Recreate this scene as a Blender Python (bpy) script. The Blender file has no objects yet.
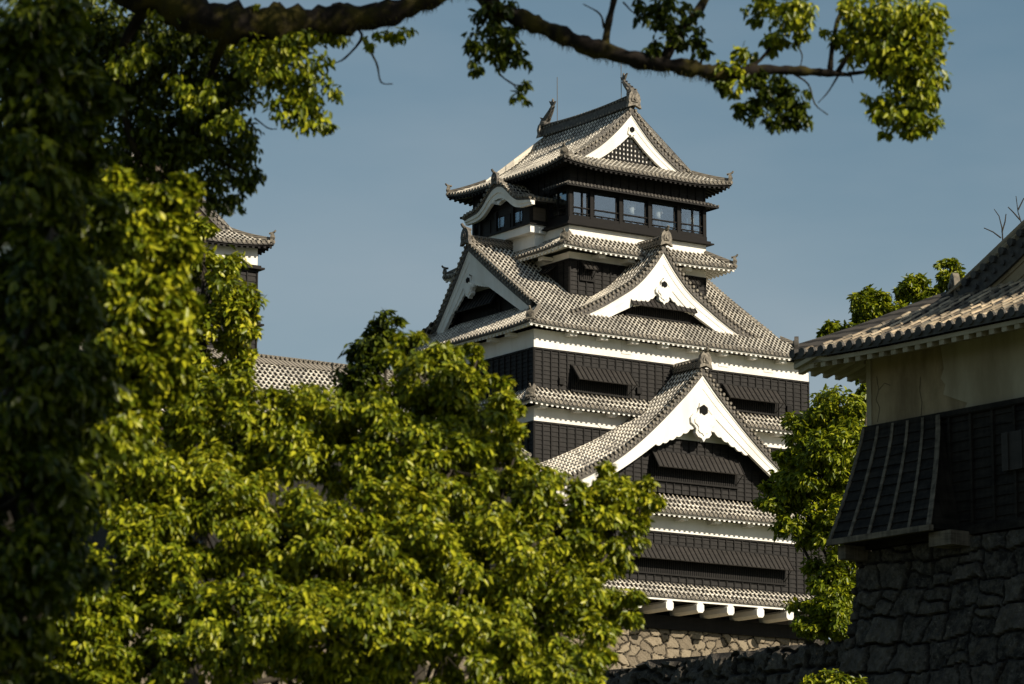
import bpy, math, random
import numpy as np
from math import sin, cos, pi, radians, sqrt, atan, atan2
random.seed(7)
SC = bpy.context.scene
COL = SC.collection

# ---------------------------------------------------------------- camera
FPX = 3600.0
PITCH = atan(683.0 / FPX)
EYE = np.array([0.0, 0.0, 1.7])
cd = bpy.data.cameras.new("camera"); cam = bpy.data.objects.new("camera", cd); COL.objects.link(cam)
cam.location = EYE; cam.rotation_euler = (pi / 2 + PITCH, 0, 0)
cd.sensor_width = 36.0; cd.lens = FPX / 1024.0 * 36.0
cd.clip_start = 0.5; cd.clip_end = 9000
cd.dof.use_dof = True; cd.dof.focus_distance = 190.0; cd.dof.aperture_fstop = 5.0
SC.camera = cam
SC.render.resolution_x = 1024; SC.render.resolution_y = 684

# ---------------------------------------------------------------- world, sun, exposure
SUN_EL = radians(33.0)
SUN_AZ_LOCAL = radians(20.0)          # to the right of the keep's front normal
YAW = radians(34.5)                   # the keep's front runs away to the right
dr = np.array([cos(YAW), sin(YAW), 0.0]); dl = np.array([-sin(YAW), cos(YAW), 0.0])
S = cos(SUN_AZ_LOCAL) * (-dl) + sin(SUN_AZ_LOCAL) * dr      # horizontal direction towards the sun
sun_dir = np.array([S[0] * cos(SUN_EL), S[1] * cos(SUN_EL), sin(SUN_EL)])
W = bpy.data.worlds.new("World"); SC.world = W; W.use_nodes = True
nt = W.node_tree; nt.nodes.clear()
sky = nt.nodes.new("ShaderNodeTexSky"); sky.sky_type = 'NISHITA'; sky.sun_disc = False
sky.sun_elevation = SUN_EL; sky.sun_rotation = atan2(S[0], S[1])
sky.air_density = 1.0; sky.dust_density = 1.2; sky.ozone_density = 1.0; sky.altitude = 50
hsv = nt.nodes.new("ShaderNodeHueSaturation"); hsv.inputs['Hue'].default_value = 0.48; hsv.inputs['Saturation'].default_value = 1.2; hsv.inputs['Value'].default_value = 0.9
bg = nt.nodes.new("ShaderNodeBackground"); bg.inputs['Strength'].default_value = 0.056
wo = nt.nodes.new("ShaderNodeOutputWorld")
nt.links.new(sky.outputs[0], hsv.inputs['Color']); wtc = nt.nodes.new("ShaderNodeTexCoord"); wmp = nt.nodes.new("ShaderNodeMapping"); wmp.inputs['Scale'].default_value = (2.2, 2.2, 7.0)
wnz = nt.nodes.new("ShaderNodeTexNoise"); wnz.inputs['Scale'].default_value = 2.0; wnz.inputs['Detail'].default_value = 5; wnz.inputs['Roughness'].default_value = .5
wrp = nt.nodes.new("ShaderNodeMapRange"); wrp.inputs[1].default_value = .35; wrp.inputs[2].default_value = .75; wrp.inputs[3].default_value = 0.0; wrp.inputs[4].default_value = 0.45
wmx = nt.nodes.new("ShaderNodeMix"); wmx.data_type = 'RGBA'; wmx.inputs[7].default_value = (5.0, 5.8, 6.4, 1)      # thin veil of high haze cloud
nt.links.new(wtc.outputs['Generated'], wmp.inputs[0]); nt.links.new(wmp.outputs[0], wnz.inputs[0]); nt.links.new(wnz.outputs['Fac'], wrp.inputs[0])
wsp = nt.nodes.new("ShaderNodeSeparateXYZ"); nt.links.new(wtc.outputs['Generated'], wsp.inputs[0])
whz = nt.nodes.new("ShaderNodeMapRange"); whz.inputs[1].default_value = 0.30; whz.inputs[2].default_value = 0.06; whz.inputs[3].default_value = 0.0; whz.inputs[4].default_value = 0.55   # haze thickens towards the horizon
wad = nt.nodes.new("ShaderNodeMath"); wad.operation = 'ADD'; wad.use_clamp = True
nt.links.new(wsp.outputs[2], whz.inputs[0]); nt.links.new(whz.outputs[0], wad.inputs[0]); nt.links.new(wrp.outputs[0], wad.inputs[1]); nt.links.new(wad.outputs[0], wmx.inputs[0]); nt.links.new(hsv.outputs[0], wmx.inputs[6]); nt.links.new(wmx.outputs[2], bg.inputs[0]); nt.links.new(bg.outputs[0], wo.inputs[0])
sl = bpy.data.lights.new("sun", 'SUN'); so = bpy.data.objects.new("sun", sl); COL.objects.link(so)
sl.energy = 4.9; sl.angle = radians(0.53); sl.color = (1.0, 0.895, 0.735)
from mathutils import Vector, Matrix
so.rotation_euler = Vector(sun_dir).to_track_quat('Z', 'Y').to_euler()
so.location = (60, -60, 80)
VS = SC.view_settings
VS.view_transform = 'Standard'; VS.look = 'None'; VS.exposure = 0.42; VS.gamma = 1.0; VS.use_curve_mapping = False

# ---------------------------------------------------------------- helpers
FW = np.array([0, cos(PITCH), sin(PITCH)]); UP = np.array([0, -sin(PITCH), cos(PITCH)])
def at(x, y, Y):
    r = FW + np.array([1, 0, 0]) * (x - 512) / FPX + UP * (342 - y) / FPX
    return EYE + r * (Y / r[1])

class MB:
    def __init__(self): self.v = []; self.f = []; self.m = []; self.uv = []
    def add(self, vs, fs, mi=0, uvs=None):
        o = len(self.v); self.v.extend(vs)
        for i, f in enumerate(fs):
            self.f.append([o + k for k in f]); self.m.append(mi)
            self.uv.append(uvs[i] if uvs else None)
    def box(self, x0, x1, y0, y1, z0, z1, mi=0, fn=None):
        vs = [(x, y, z) for z in (z0, z1) for y in (y0, y1) for x in (x0, x1)]
        if fn: vs = [fn(*p) for p in vs]
        self.add(vs, [(0, 2, 3, 1), (4, 5, 7, 6), (0, 1, 5, 4), (2, 6, 7, 3), (0, 4, 6, 2), (1, 3, 7, 5)], mi)
    def hexa(self, vs, mi=0):
        self.add(vs, [(0, 2, 3, 1), (4, 5, 7, 6), (0, 1, 5, 4), (2, 6, 7, 3), (0, 4, 6, 2), (1, 3, 7, 5)], mi)
    def prism(self, poly, fn, b0, b1, mi=0):
        n = len(poly)
        vs = [fn(a, b0, c) for a, c in poly] + [fn(a, b1, c) for a, c in poly]
        fs = [tuple(range(n)), tuple(range(2 * n - 1, n - 1, -1))] + [(i, (i + 1) % n, n + (i + 1) % n, n + i) for i in range(n)]
        self.add(vs, fs, mi)
    def strip(self, top, bot, fn, b0, b1, mi=0):
        """solid between two curves [(a,c)] sampled alike"""
        n = len(top)
        vs = [fn(a, b0, c) for a, c in top] + [fn(a, b0, c) for a, c in bot] + [fn(a, b1, c) for a, c in top] + [fn(a, b1, c) for a, c in bot]
        fs = []
        for i in range(n - 1):
            fs += [(i, i + 1, n + i + 1, n + i), (2 * n + i, 3 * n + i, 3 * n + i + 1, 2 * n + i + 1),
                   (i, 2 * n + i, 2 * n + i + 1, i + 1), (n + i, n + i + 1, 3 * n + i + 1, 3 * n + i)]
        fs += [(0, n, 3 * n, 2 * n), (n - 1, 3 * n - 1, 4 * n - 1, 2 * n - 1)]
        self.add(vs, fs, mi)
    def tube(self, pts, rad, n=8, mi=0, cap=True, rough=0.0):
        pts = [np.array(p, float) for p in pts]; N = len(pts)
        if not hasattr(rad, '__len__'): rad = [rad] * N
        vs = []; ref = None
        for i in range(N):
            t = pts[min(i + 1, N - 1)] - pts[max(i - 1, 0)]; t = t / (np.linalg.norm(t) + 1e-9)
            if ref is None: ref = np.array([0, 0, 1.0]) if abs(t[2]) < .9 else np.array([1.0, 0, 0])
            a = np.cross(ref, t); a /= np.linalg.norm(a) + 1e-9; b = np.cross(t, a); ref = b
            for k in range(n):
                an = 2 * pi * k / n
                rr = rad[i] * (1 + (random.uniform(-rough, rough) if rough else 0)); vs.append(tuple(pts[i] + rr * (cos(an) * a + sin(an) * b)))
        fs = [(i * n + k, i * n + (k + 1) % n, (i + 1) * n + (k + 1) % n, (i + 1) * n + k) for i in range(N - 1) for k in range(n)]
        if cap: fs += [tuple(range(n - 1, -1, -1)), tuple(range((N - 1) * n, N * n))]
        self.add(vs, fs, mi)
    def sweep(self, pts, lat, prof, mi=0, cap=True):
        """sweep a closed 2-D profile (side, up) along pts; lat = horizontal side vector"""
        n = len(prof); N = len(pts); lat = np.array(lat, float)
        vs = []
        for p in pts:
            for a, c in prof: vs.append(tuple(np.array(p, float) + lat * a + np.array([0, 0, c])))
        fs = [(i * n + k, i * n + (k + 1) % n, (i + 1) * n + (k + 1) % n, (i + 1) * n + k) for i in range(N - 1) for k in range(n)]
        if cap: fs += [tuple(range(n - 1, -1, -1)), tuple(range((N - 1) * n, N * n))]
        self.add(vs, fs, mi)
    def ridge_row(self, p0, p1, lat, half, z, r=.062, step=.27):
        p0 = np.array(p0, float); p1 = np.array(p1, float); lat = np.array(lat, float); n = max(2, int(np.linalg.norm(p1 - p0) / step))
        for i in range(n):
            c = p0 + (p1 - p0) * (i + .5) / n
            for s_ in (-1, 1):
                self.tube([c + lat * s_ * half + np.array([0, 0, z]), c + lat * s_ * (half - .12) + np.array([0, 0, z + .03])], r, 6)
    def build(self, name, mats, parent=None, smooth=False, off=None):
        me = bpy.data.meshes.new(name)
        me.from_pydata(self.v, [], self.f)
        if not isinstance(mats, (list, tuple)): mats = [mats]
        for m in mats: me.materials.append(m)
        if len(mats) > 1: me.polygons.foreach_set('material_index', self.m)
        if any(u is not None for u in self.uv):
            ul = me.uv_layers.new(name='UVMap'); flat = []
            for f, u in zip(self.f, self.uv):
                if u is None: flat.extend([0.0, 0.0] * len(f))
                else:
                    for q in u: flat.extend(q)
            ul.data.foreach_set('uv', flat)
        if smooth: me.polygons.foreach_set('use_smooth', [True] * len(me.polygons))
        me.update()
        o = bpy.data.objects.new(name, me); COL.objects.link(o)
        if parent: o.parent = parent
        return o

def tag(o, label=None, cat=None, group=None, kind=None):
    if label: o['label'] = label
    if cat: o['category'] = cat
    if group: o['group'] = group
    if kind: o['kind'] = kind
    return o
def empty(name, loc, rz=0.0, label=None, cat=None, group=None):
    o = bpy.data.objects.new(name, None); COL.objects.link(o); o.empty_display_size = 0.5
    o.location = loc; o.rotation_euler = (0, 0, rz)
    return tag(o, label, cat, group)

def curve(pts):
    xs = np.array([p[0] for p in pts], float); ys = np.array([p[1] for p in pts], float)
    m = np.gradient(ys, xs)
    def f(x):
        x = min(max(x, xs[0]), xs[-1]); i = min(max(int(np.searchsorted(xs, x)) - 1, 0), len(xs) - 2)
        h = xs[i + 1] - xs[i]; t = (x - xs[i]) / h
        return float((2 * t**3 - 3 * t**2 + 1) * ys[i] + (t**3 - 2 * t**2 + t) * h * m[i] + (-2 * t**3 + 3 * t**2) * ys[i + 1] + (t**3 - t**2) * h * m[i + 1])
    return f

# ---------------------------------------------------------------- materials
def mat(name, color, rough=0.7, spec=0.3):
    m = bpy.data.materials.new(name); m.use_nodes = True
    b = m.node_tree.nodes['Principled BSDF']
    b.inputs['Base Color'].default_value = (*color, 1); b.inputs['Roughness'].default_value = rough
    b.inputs['Specular IOR Level'].default_value = spec
    return m
def N(m, t): return m.node_tree.nodes.new(t)
def L(m, a, b): m.node_tree.links.new(a, b)
def math_(m, op, a, b=None, c=None):
    n = N(m, 'ShaderNodeMath'); n.operation = op
    for i, x in enumerate((a, b, c)):
        if x is None: continue
        if isinstance(x, (int, float)): n.inputs[i].default_value = x
        else: L(m, x, n.inputs[i])
    return n.outputs[0]
def mixc(m, f, a, b, mode='MIX'):
    n = N(m, 'ShaderNodeMix'); n.data_type = 'RGBA'; n.blend_type = mode
    for i, x in ((0, f), (6, a), (7, b)):
        if isinstance(x, (int, float)): n.inputs[i].default_value = x
        elif isinstance(x, tuple): n.inputs[i].default_value = (*x, 1)
        else: L(m, x, n.inputs[i])
    return n.outputs[2]
def noise(m, scale, detail=4, vec=None, rough=.6, dist=0.0):
    n = N(m, 'ShaderNodeTexNoise'); n.inputs['Scale'].default_value = scale; n.inputs['Detail'].default_value = detail
    n.inputs['Roughness'].default_value = rough; n.inputs['Distortion'].default_value = dist
    if vec is None:
        g = N(m, 'ShaderNodeTexCoord'); vec = g.outputs['Object']
    L(m, vec, n.inputs['Vector']); return n.outputs['Fac']
def ramp(m, f, stops):
    n = N(m, 'ShaderNodeValToRGB'); el = n.color_ramp.elements
    while len(el) < len(stops): el.new(0.5)
    for e, (p, c) in zip(el, stops): e.position = p; e.color = (*c, 1) if len(c) == 3 else c
    L(m, f, n.inputs[0]); return n.outputs[0]
def bump(m, h, strength, dist=0.02):
    n = N(m, 'ShaderNodeBump'); n.inputs['Strength'].default_value = strength; n.inputs['Distance'].default_value = dist
    L(m, h, n.inputs['Height']); L(m, n.outputs[0], m.node_tree.nodes['Principled BSDF'].inputs['Normal'])
def setc(m, c): L(m, c, m.node_tree.nodes['Principled BSDF'].inputs['Base Color'])
def scalev(m, sx, sy, sz):
    g = N(m, 'ShaderNodeTexCoord'); p = N(m, 'ShaderNodeMapping'); p.inputs['Scale'].default_value = (sx, sy, sz)
    L(m, g.outputs['Object'], p.inputs['Vector']); return p.outputs[0]

def tile_mat(name, pan, cap, plaster, amount, lichen=0.0, vlo=.62, vamp=.7):
    """grey clay roof tiles: round cover rows, flat pan rows, plaster at the joints"""
    m = mat(name, cap, 0.62, 0.35)
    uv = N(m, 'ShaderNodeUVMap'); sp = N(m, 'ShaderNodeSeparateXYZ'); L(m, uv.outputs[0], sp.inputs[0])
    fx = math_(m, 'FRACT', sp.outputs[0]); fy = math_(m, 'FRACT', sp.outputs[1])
    iscrest = math_(m, 'MULTIPLY', math_(m, 'GREATER_THAN', fx, 0.60), math_(m, 'LESS_THAN', fx, 0.90))  # cover flanks take the dark pan colour, painting in their shaded sides
    joint = math_(m, 'LESS_THAN', fy, 0.27)
    cell = N(m, 'ShaderNodeCombineXYZ'); L(m, math_(m, 'FLOOR', math_(m, 'MULTIPLY', sp.outputs[0], 2.0)), cell.inputs[0]); L(m, math_(m, 'FLOOR', sp.outputs[1]), cell.inputs[1])
    wn = N(m, 'ShaderNodeTexWhiteNoise'); L(m, cell.outputs[0], wn.inputs['Vector'])
    base = mixc(m, iscrest, pan, cap)
    var = math_(m, 'MULTIPLY_ADD', wn.outputs['Value'], vamp, vlo)
    vc = N(m, 'ShaderNodeCombineXYZ'); [L(m, var, vc.inputs[i]) for i in range(3)]
    base = mixc(m, 1.0, base, vc.outputs[0], 'MULTIPLY')
    nz = noise(m, 6.0, 3)
    jf = math_(m, 'MULTIPLY', math_(m, 'MULTIPLY', joint, math_(m, 'MULTIPLY_ADD', iscrest, -.30, 1.0)), math_(m, 'MULTIPLY', amount, math_(m, 'GREATER_THAN', nz, 0.40)))
    c = mixc(m, jf, base, plaster)
    big = noise(m, 0.5, 4)
    c = mixc(m, math_(m, 'MULTIPLY', math_(m, 'MULTIPLY', math_(m, 'GREATER_THAN', big, 0.52), nz), 0.7), c, (0.06, 0.053, 0.045))
    if lichen:
        l = noise(m, 2.2, 6)
        c = mixc(m, math_(m, 'MULTIPLY', ramp(m, l, [(0.5, (0, 0, 0)), (0.62, (1, 1, 1))]), lichen), c, (0.30, 0.27, 0.20))
        d = noise(m, 3.1, 5, vec=scalev(m, 1.3, 1, 1))
        c = mixc(m, math_(m, 'MULTIPLY', ramp(m, d, [(0.52, (0, 0, 0)), (0.66, (1, 1, 1))]), 0.6), c, (0.03, 0.028, 0.024))
    setc(m, c); bump(m, nz, 0.25, 0.02)
    return m
M = {}
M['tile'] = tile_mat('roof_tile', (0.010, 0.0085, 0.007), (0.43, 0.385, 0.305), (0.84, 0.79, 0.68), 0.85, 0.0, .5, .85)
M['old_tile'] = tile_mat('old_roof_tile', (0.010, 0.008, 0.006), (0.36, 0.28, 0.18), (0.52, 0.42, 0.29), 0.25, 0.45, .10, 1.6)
def speckle(name, a, b, scale, rough=.65, bs=.3):
    m = mat(name, a, rough); n = noise(m, scale, 5); setc(m, ramp(m, n, [(0.35, a), (0.65, b)])); bump(m, n, bs, .02); return m
M['ridge_tile'] = None
def ridge_mat(name, lo, hi, period):
    m = mat(name, hi, .6); g = N(m, 'ShaderNodeTexCoord'); s = N(m, 'ShaderNodeSeparateXYZ'); L(m, g.outputs['Object'], s.inputs[0])
    f = math_(m, 'FRACT', math_(m, 'DIVIDE', math_(m, 'ADD', math_(m, 'ADD', s.outputs[0], s.outputs[1]), math_(m, 'MULTIPLY', s.outputs[2], 1.7)), period))
    n = noise(m, 4.0, 4)
    c = mixc(m, math_(m, 'GREATER_THAN', f, 0.45), lo, hi); c = mixc(m, math_(m, 'MULTIPLY', n, 0.5), c, lo); setc(m, c); bump(m, f, .6, .03); return m
M['ridge_tile'] = ridge_mat('ridge_tile', (0.05, 0.043, 0.036), (0.27, 0.24, 0.19), 0.26)
M['old_ridge'] = ridge_mat('old_ridge_tile', (0.03, 0.028, 0.026), (0.10, 0.09, 0.08), 0.3)
M['end_tile'] = speckle('eave_end_tile', (0.06, 0.052, 0.042), (0.26, 0.23, 0.18), 5.0)
M['dark_tile'] = speckle('dark_tile', (0.045, 0.04, 0.035), (0.11, 0.10, 0.085), 6.0)
M['old_end'] = speckle('old_end_tile', (0.028, 0.026, 0.024), (0.075, 0.07, 0.062), 6.0)
M['bronze'] = speckle('ornament_tile', (0.05, 0.045, 0.04), (0.16, 0.145, 0.12), 7.0)
def plaster(name, a, stain, amt):
    m = mat(name, a, .85, .15)
    n = noise(m, 1.0, 6, vec=scalev(m, .9, .9, .25)); n2 = noise(m, 7.0, 4)
    c = mixc(m, math_(m, 'MULTIPLY', ramp(m, n, [(0.42, (0, 0, 0)), (0.64, (1, 1, 1))]), amt), a, stain)
    c = mixc(m, math_(m, 'MULTIPLY', n2, amt * .4), c, stain)
    setc(m, c); bump(m, n2, .12, .01); return m
M['plaster'] = plaster('white_plaster', (0.82, 0.80, 0.745), (0.56, 0.52, 0.445), .42)
M['old_plaster'] = plaster('weathered_plaster', (0.33, 0.26, 0.16), (0.085, 0.06, 0.032), .9)  # turret plasters: weathered, and also lowered in tone to carry shade
M['new_plaster'] = plaster('repaired_plaster', (0.37, 0.325, 0.235), (0.18, 0.145, 0.09), .7)
def wood(name, a, b, rough=.6):
    m = mat(name, a, rough, .12); n = noise(m, 2.0, 6, vec=scalev(m, .7, .7, 5.0), dist=.4); n2 = noise(m, .6, 3)
    n3 = noise(m, 1.0, 6, vec=scalev(m, 9.0, 9.0, .5), dist=.6); c = ramp(m, math_(m, 'ADD', math_(m, 'MULTIPLY', n, .55), math_(m, 'MULTIPLY', n3, .45)), [(0.36, a), (0.64, b)]); c = mixc(m, math_(m, 'MULTIPLY', n2, .5), c, a); setc(m, c); bump(m, n, .35, .01); return m
M['board'] = wood('black_boards', (0.010, 0.0092, 0.0084), (0.030, 0.0275, 0.025))
M['batten'] = wood('black_battens', (0.009, 0.0084, 0.0078), (0.022, 0.020, 0.018))
M['shutter'] = wood('shutter_boards', (0.022, 0.020, 0.018), (0.048, 0.043, 0.038))
M['void'] = mat('dark_interior', (0.008, 0.008, 0.008), .9, .1)
M['old_wood'] = wood('shaded_boards', (0.004, 0.0035, 0.003), (0.034, 0.029, 0.023), .75)  # turret boards darkened so the shade of that side sits in the colour
M['grey_wood'] = wood('weathered_beam', (0.04, 0.034, 0.026), (0.22, 0.185, 0.14), .75)
M['pale_wood'] = wood('pale_beam_end', (0.22, 0.17, 0.10), (0.42, 0.34, 0.22), .75)
M['brown_wood'] = wood('brown_panel', (0.075, 0.060, 0.043), (0.12, 0.095, 0.068))
M['metal'] = mat('rod_metal', (0.12, 0.12, 0.12), .4)
M['frame'] = wood('black_frames', (0.006, 0.0055, 0.005), (0.013, 0.011, 0.0095))
def glass():
    m = bpy.data.materials.new('window_glass'); m.use_nodes = True; t = m.node_tree; t.nodes.remove(t.nodes['Principled BSDF'])
    tr = N(m, 'ShaderNodeBsdfTransparent'); tr.inputs[0].default_value = (.86, .89, .90, 1)
    gl = N(m, 'ShaderNodeBsdfGlossy'); gl.inputs['Roughness'].default_value = .03; gl.inputs[0].default_value = (.56, .66, .74, 1)
    mx = N(m, 'ShaderNodeMixShader'); mx.inputs[0].default_value = .27; L(m, tr.outputs[0], mx.inputs[1]); L(m, gl.outputs[0], mx.inputs[2])
    L(m, mx.outputs[0], t.nodes['Material Output'].inputs[0]); return m
M['glass'] = glass()
def stone(name, a, b, spots):
    m = mat(name, a, .85, .2); at_ = N(m, 'ShaderNodeAttribute'); at_.attribute_name = 'stone_tone'
    n = noise(m, 3.4, 10, rough=.78); n2 = noise(m, 17.0, 6)
    c = ramp(m, at_.outputs['Fac'], [(0.0, a), (1.0, b)])
    c = mixc(m, math_(m, 'MULTIPLY', ramp(m, n, [(0.42, (0, 0, 0)), (0.7, (1, 1, 1))]), .55), c, spots)
    jt = N(m, 'ShaderNodeAttribute'); jt.attribute_name = 'joint'
    c = mixc(m, jt.outputs['Fac'], c, (0.014, 0.012, 0.01))
    n4 = noise(m, 9.0, 8, rough=.8); c = mixc(m, math_(m, 'MULTIPLY', ramp(m, n4, [(0.56, (0, 0, 0)), (0.66, (1, 1, 1))]), .7), c, spots); c = mixc(m, jt.outputs['Fac'], c, (0.010, 0.009, 0.008)); setc(m, c); bump(m, math_(m, 'ADD', n, math_(m, 'MULTIPLY', n2, .5)), .9, .12); return m
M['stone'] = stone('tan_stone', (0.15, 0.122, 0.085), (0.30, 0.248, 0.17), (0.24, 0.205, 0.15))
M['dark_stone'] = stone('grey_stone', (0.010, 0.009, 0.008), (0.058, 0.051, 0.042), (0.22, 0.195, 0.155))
def leafmat(name, a, b, c_, trans=.3):
    m = bpy.data.materials.new(name); m.use_nodes = True; t = m.node_tree; p = t.nodes['Principled BSDF']
    g = N(m, 'ShaderNodeNewGeometry'); n = noise(m, .9, 2)
    f = math_(m, 'ADD', math_(m, 'MULTIPLY', g.outputs['Random Per Island'], .65), math_(m, 'MULTIPLY', n, .45))
    c = ramp(m, f, [(0.12, a), (0.5, b), (0.86, c_), (1.0, (c_[0] * 1.15, c_[1] * .98, c_[2] * 1.6))])
    L(m, c, p.inputs['Base Color']); p.inputs['Roughness'].default_value = .38; p.inputs['Specular IOR Level'].default_value = .26
    tl = N(m, 'ShaderNodeBsdfTranslucent'); L(m, c, tl.inputs[0])
    mx = N(m, 'ShaderNodeMixShader'); mx.inputs[0].default_value = trans
    L(m, p.outputs[0], mx.inputs[1]); L(m, tl.outputs[0], mx.inputs[2]); L(m, mx.outputs[0], t.nodes['Material Output'].inputs[0]); return m
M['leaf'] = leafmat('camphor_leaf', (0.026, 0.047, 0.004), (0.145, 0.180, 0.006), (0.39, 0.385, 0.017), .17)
M['leaf_shaded'] = leafmat('shaded_leaf', (0.012, 0.023, 0.003), (0.042, 0.062, 0.004), (0.13, 0.155, 0.008))  # darker copy of the leaf, with shade put into its colour
M['leaf_far'] = leafmat('far_leaf', (0.03, 0.056, 0.004), (0.14, 0.18, 0.006), (0.33, 0.34, 0.014))
def barkmat(name, a, b, moss=None):
    m = mat(name, a, .9, .15); n = noise(m, 5.0, 6, vec=scalev(m, 1, 1, 1)); c = ramp(m, n, [(0.35, a), (0.7, b)])
    if moss:
        q = noise(m, 3.0, 5); c = mixc(m, ramp(m, q, [(0.46, (0, 0, 0)), (0.60, (1, 1, 1))]), c, moss)
    setc(m, c); bump(m, n, .8, .03); return m
M['bark'] = barkmat('bark', (0.02, 0.017, 0.013), (0.06, 0.05, 0.036))
M['mossy_bark'] = barkmat('mossy_bark', (0.006, 0.005, 0.004), (0.020, 0.015, 0.011), (0.04, 0.033, 0.005))
M['grass'] = speckle('grass_ground', (0.03, 0.045, 0.012), (0.07, 0.08, 0.03), .8, .9)
M['skin'] = mat('skin', (0.50, 0.33, 0.24), .6)
M['hair'] = mat('hair', (0.02, 0.016, 0.013), .6)
M['shirt'] = mat('white_shirt', (0.80, 0.79, 0.76), .8)
M['trouser'] = mat('dark_trousers', (0.06, 0.06, 0.07), .8)

# ---------------------------------------------------------------- ground
g = MB(); R_ = 4000.0
g.add([(-R_, -R_, 0), (R_, -R_, 0), (R_, R_, 0), (-R_, R_, 0)], [(0, 1, 2, 3)])
tag(g.build('ground', M['grass']), kind='structure')

# ---------------------------------------------------------------- building kit (local axes: x along the front, y away, z up)
def slope(T, D, org, e, d, Lx, tmax, prof, pitch=.3, up=0.0, capr=.105, joint=.3, step=.013, wobble=0.0, zfn=None):
    """one tiled roof slope. org eave start, e along eave, d inward; tmax(s); prof(t)->z"""
    n = max(1, int(round(Lx / pitch))); p = Lx / n
    e = np.array(e, float); d = np.array(d, float); org = np.array(org, float)
    offs = [(0, .0), (.08, -.012), (.15, .0), (.165, .45), (.195, .85), (.225, 1.0), (.255, .85), (.285, .45), (.2999, .0)]
    offs = [(a / .3 * p, h * capr) for a, h in offs]
    def upt(s, t):
        if zfn: return zfn(s, t)
        if not up: return 0.0
        w = min(4.0, Lx * .3)
        return up * (max(0, 1 - s / w) ** 2.2 + max(0, 1 - (Lx - s) / w) ** 2.2) * max(0, 1 - t / 3.5)
    jit = random.Random(int(abs(org[0] * 31 + org[1] * 17 + Lx * 7)) + 3)
    for i in range(n):
        ss = [i * p + o for o, h in offs]; tm = [tmax(min(max(s, 0.02), Lx - .02)) for s in ss]
        TM = max(tm)
        if TM < .12: continue
        K = int(math.ceil(TM / joint)); rows = []
        w0 = jit.uniform(-1, 1) * wobble
        for k in range(K):
            rows.append((k * joint, 1.0, step, k)); rows.append(((k + 1) * joint - .004, 1.0 - step * 5.5, .0, k))
        vs = []; tt = []; m = len(offs)
        for (t, hs, zo, k) in rows:
            wob = w0 + jit.uniform(-1, 1) * wobble * .6
            for j in range(m):
                t_ = min(t, tm[j]); q = org + e * ss[j] + d * t_
                vs.append((q[0], q[1], prof(t_) + upt(ss[j], t_) + offs[j][1] * hs + zo + (wob if offs[j][1] > .02 else 0))); tt.append(t_)
        fs = []; uvs = []
        for r in range(len(rows) - 1):
            k = rows[r][3]
            y0, y1 = (k + .02, k + .98) if r % 2 == 0 else (k + 1.02, k + 1.05)
            for j in range(m - 1):
                a = r * m + j
                if tt[a] == tt[a + m] and tt[a + 1] == tt[a + m + 1]: continue
                fs.append((a, a + 1, a + m + 1, a + m))
                x0 = i + offs[j][0] / p; x1 = i + offs[j + 1][0] / p
                if x1 > i + .999: x1 = i + .999
                uvs.append(((x0, y0), (x1, y0), (x1, y1), (x0, y1)))
        T.add(vs, fs, 0, uvs)
        # eave closure and round end tile
        s0 = ss[0]; s1 = ss[-1]; z0 = prof(0) + upt(s0, 0); z1 = prof(0) + upt(s1, 0)
        a = org + e * s0 - d * .01; b = org + e * s1 - d * .01
        D.add([(a[0], a[1], z0 + .035), (b[0], b[1], z1 + .035), (b[0], b[1], z1 - .10), (a[0], a[1], z0 - .10)], [(0, 1, 2, 3)], 1)
        sc = i * p + .225 / .3 * p; c = org + e * sc; zc = prof(0) + upt(sc, 0) + .035 + w0 * .5
        ring = []; r_ = capr * .98
        for dd in (-.05, .02):
            for k in range(8):
                an = 2 * pi * k / 8; q = c + d * dd + e * (r_ * cos(an)); ring.append((q[0], q[1], zc + r_ * sin(an)))
        D.add(ring, [tuple(range(8))] + [(k, (k + 1) % 8, 8 + (k + 1) % 8, 8 + k) for k in range(8)], 0)
    return upt

def eave(E, org, e, d, Lx, over, prof, upt, rafters=True, trim=0.0, spacing=.34, arms=0, drop=.13, arm_len=.75):
    """plastered or boarded eave underside with rafter ends"""
    e = np.array(e, float); d = np.array(d, float); org = np.array(org, float)
    nseg = max(2, int(Lx / 1.0)); prev = None
    for i in range(nseg + 1):
        s = Lx * i / nseg; row = []
        for t, dz in ((.07, -drop), (over + .05, -drop), (.07, -drop - .09), (over + .05, -drop - .09)):
            lim = min(s, Lx - s); s_ = s
            q = org + e * s + d * min(t, max(lim, .07) if trim else t)
            row.append((q[0], q[1], prof(min(t, .25)) * .6 + prof(t) * .4 + upt(s, t) + dz))
        if prev: E.hexa([prev[2], row[2], prev[3], row[3], prev[0], row[0], prev[1], row[1]], 0)
        prev = row
    if rafters:
        n = int(Lx / spacing)
        for i in range(n):
            s = (i + .5) * Lx / n; tq = over if not trim else min(over, max(.2, min(s, Lx - s)))
            vs = []
            for dz in (-drop - .20, -drop - .075):
                for t in (.09, tq):
                    for ds in (-.07, .07):
                        q = org + e * (s + ds) + d * t; vs.append((q[0], q[1], prof(min(t, .25)) * .6 + prof(t) * .4 + upt(s, t) + dz))
            E.hexa(vs, 0)
    for i in range(arms):
        s = Lx * (i + .5) / arms
        if s < over + .2 or s > Lx - over - .2: continue
        vs = []
        for dz in (-drop - .42, -drop - .22):
            for t in (over - min(arm_len, over * .62), over + .02):
                for ds in (-.24, .24):
                    q = org + e * (s + ds) + d * t; vs.append((q[0], q[1], prof(.25) + upt(s, t) + dz - .0))
        E.hexa(vs, 0)

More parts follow.
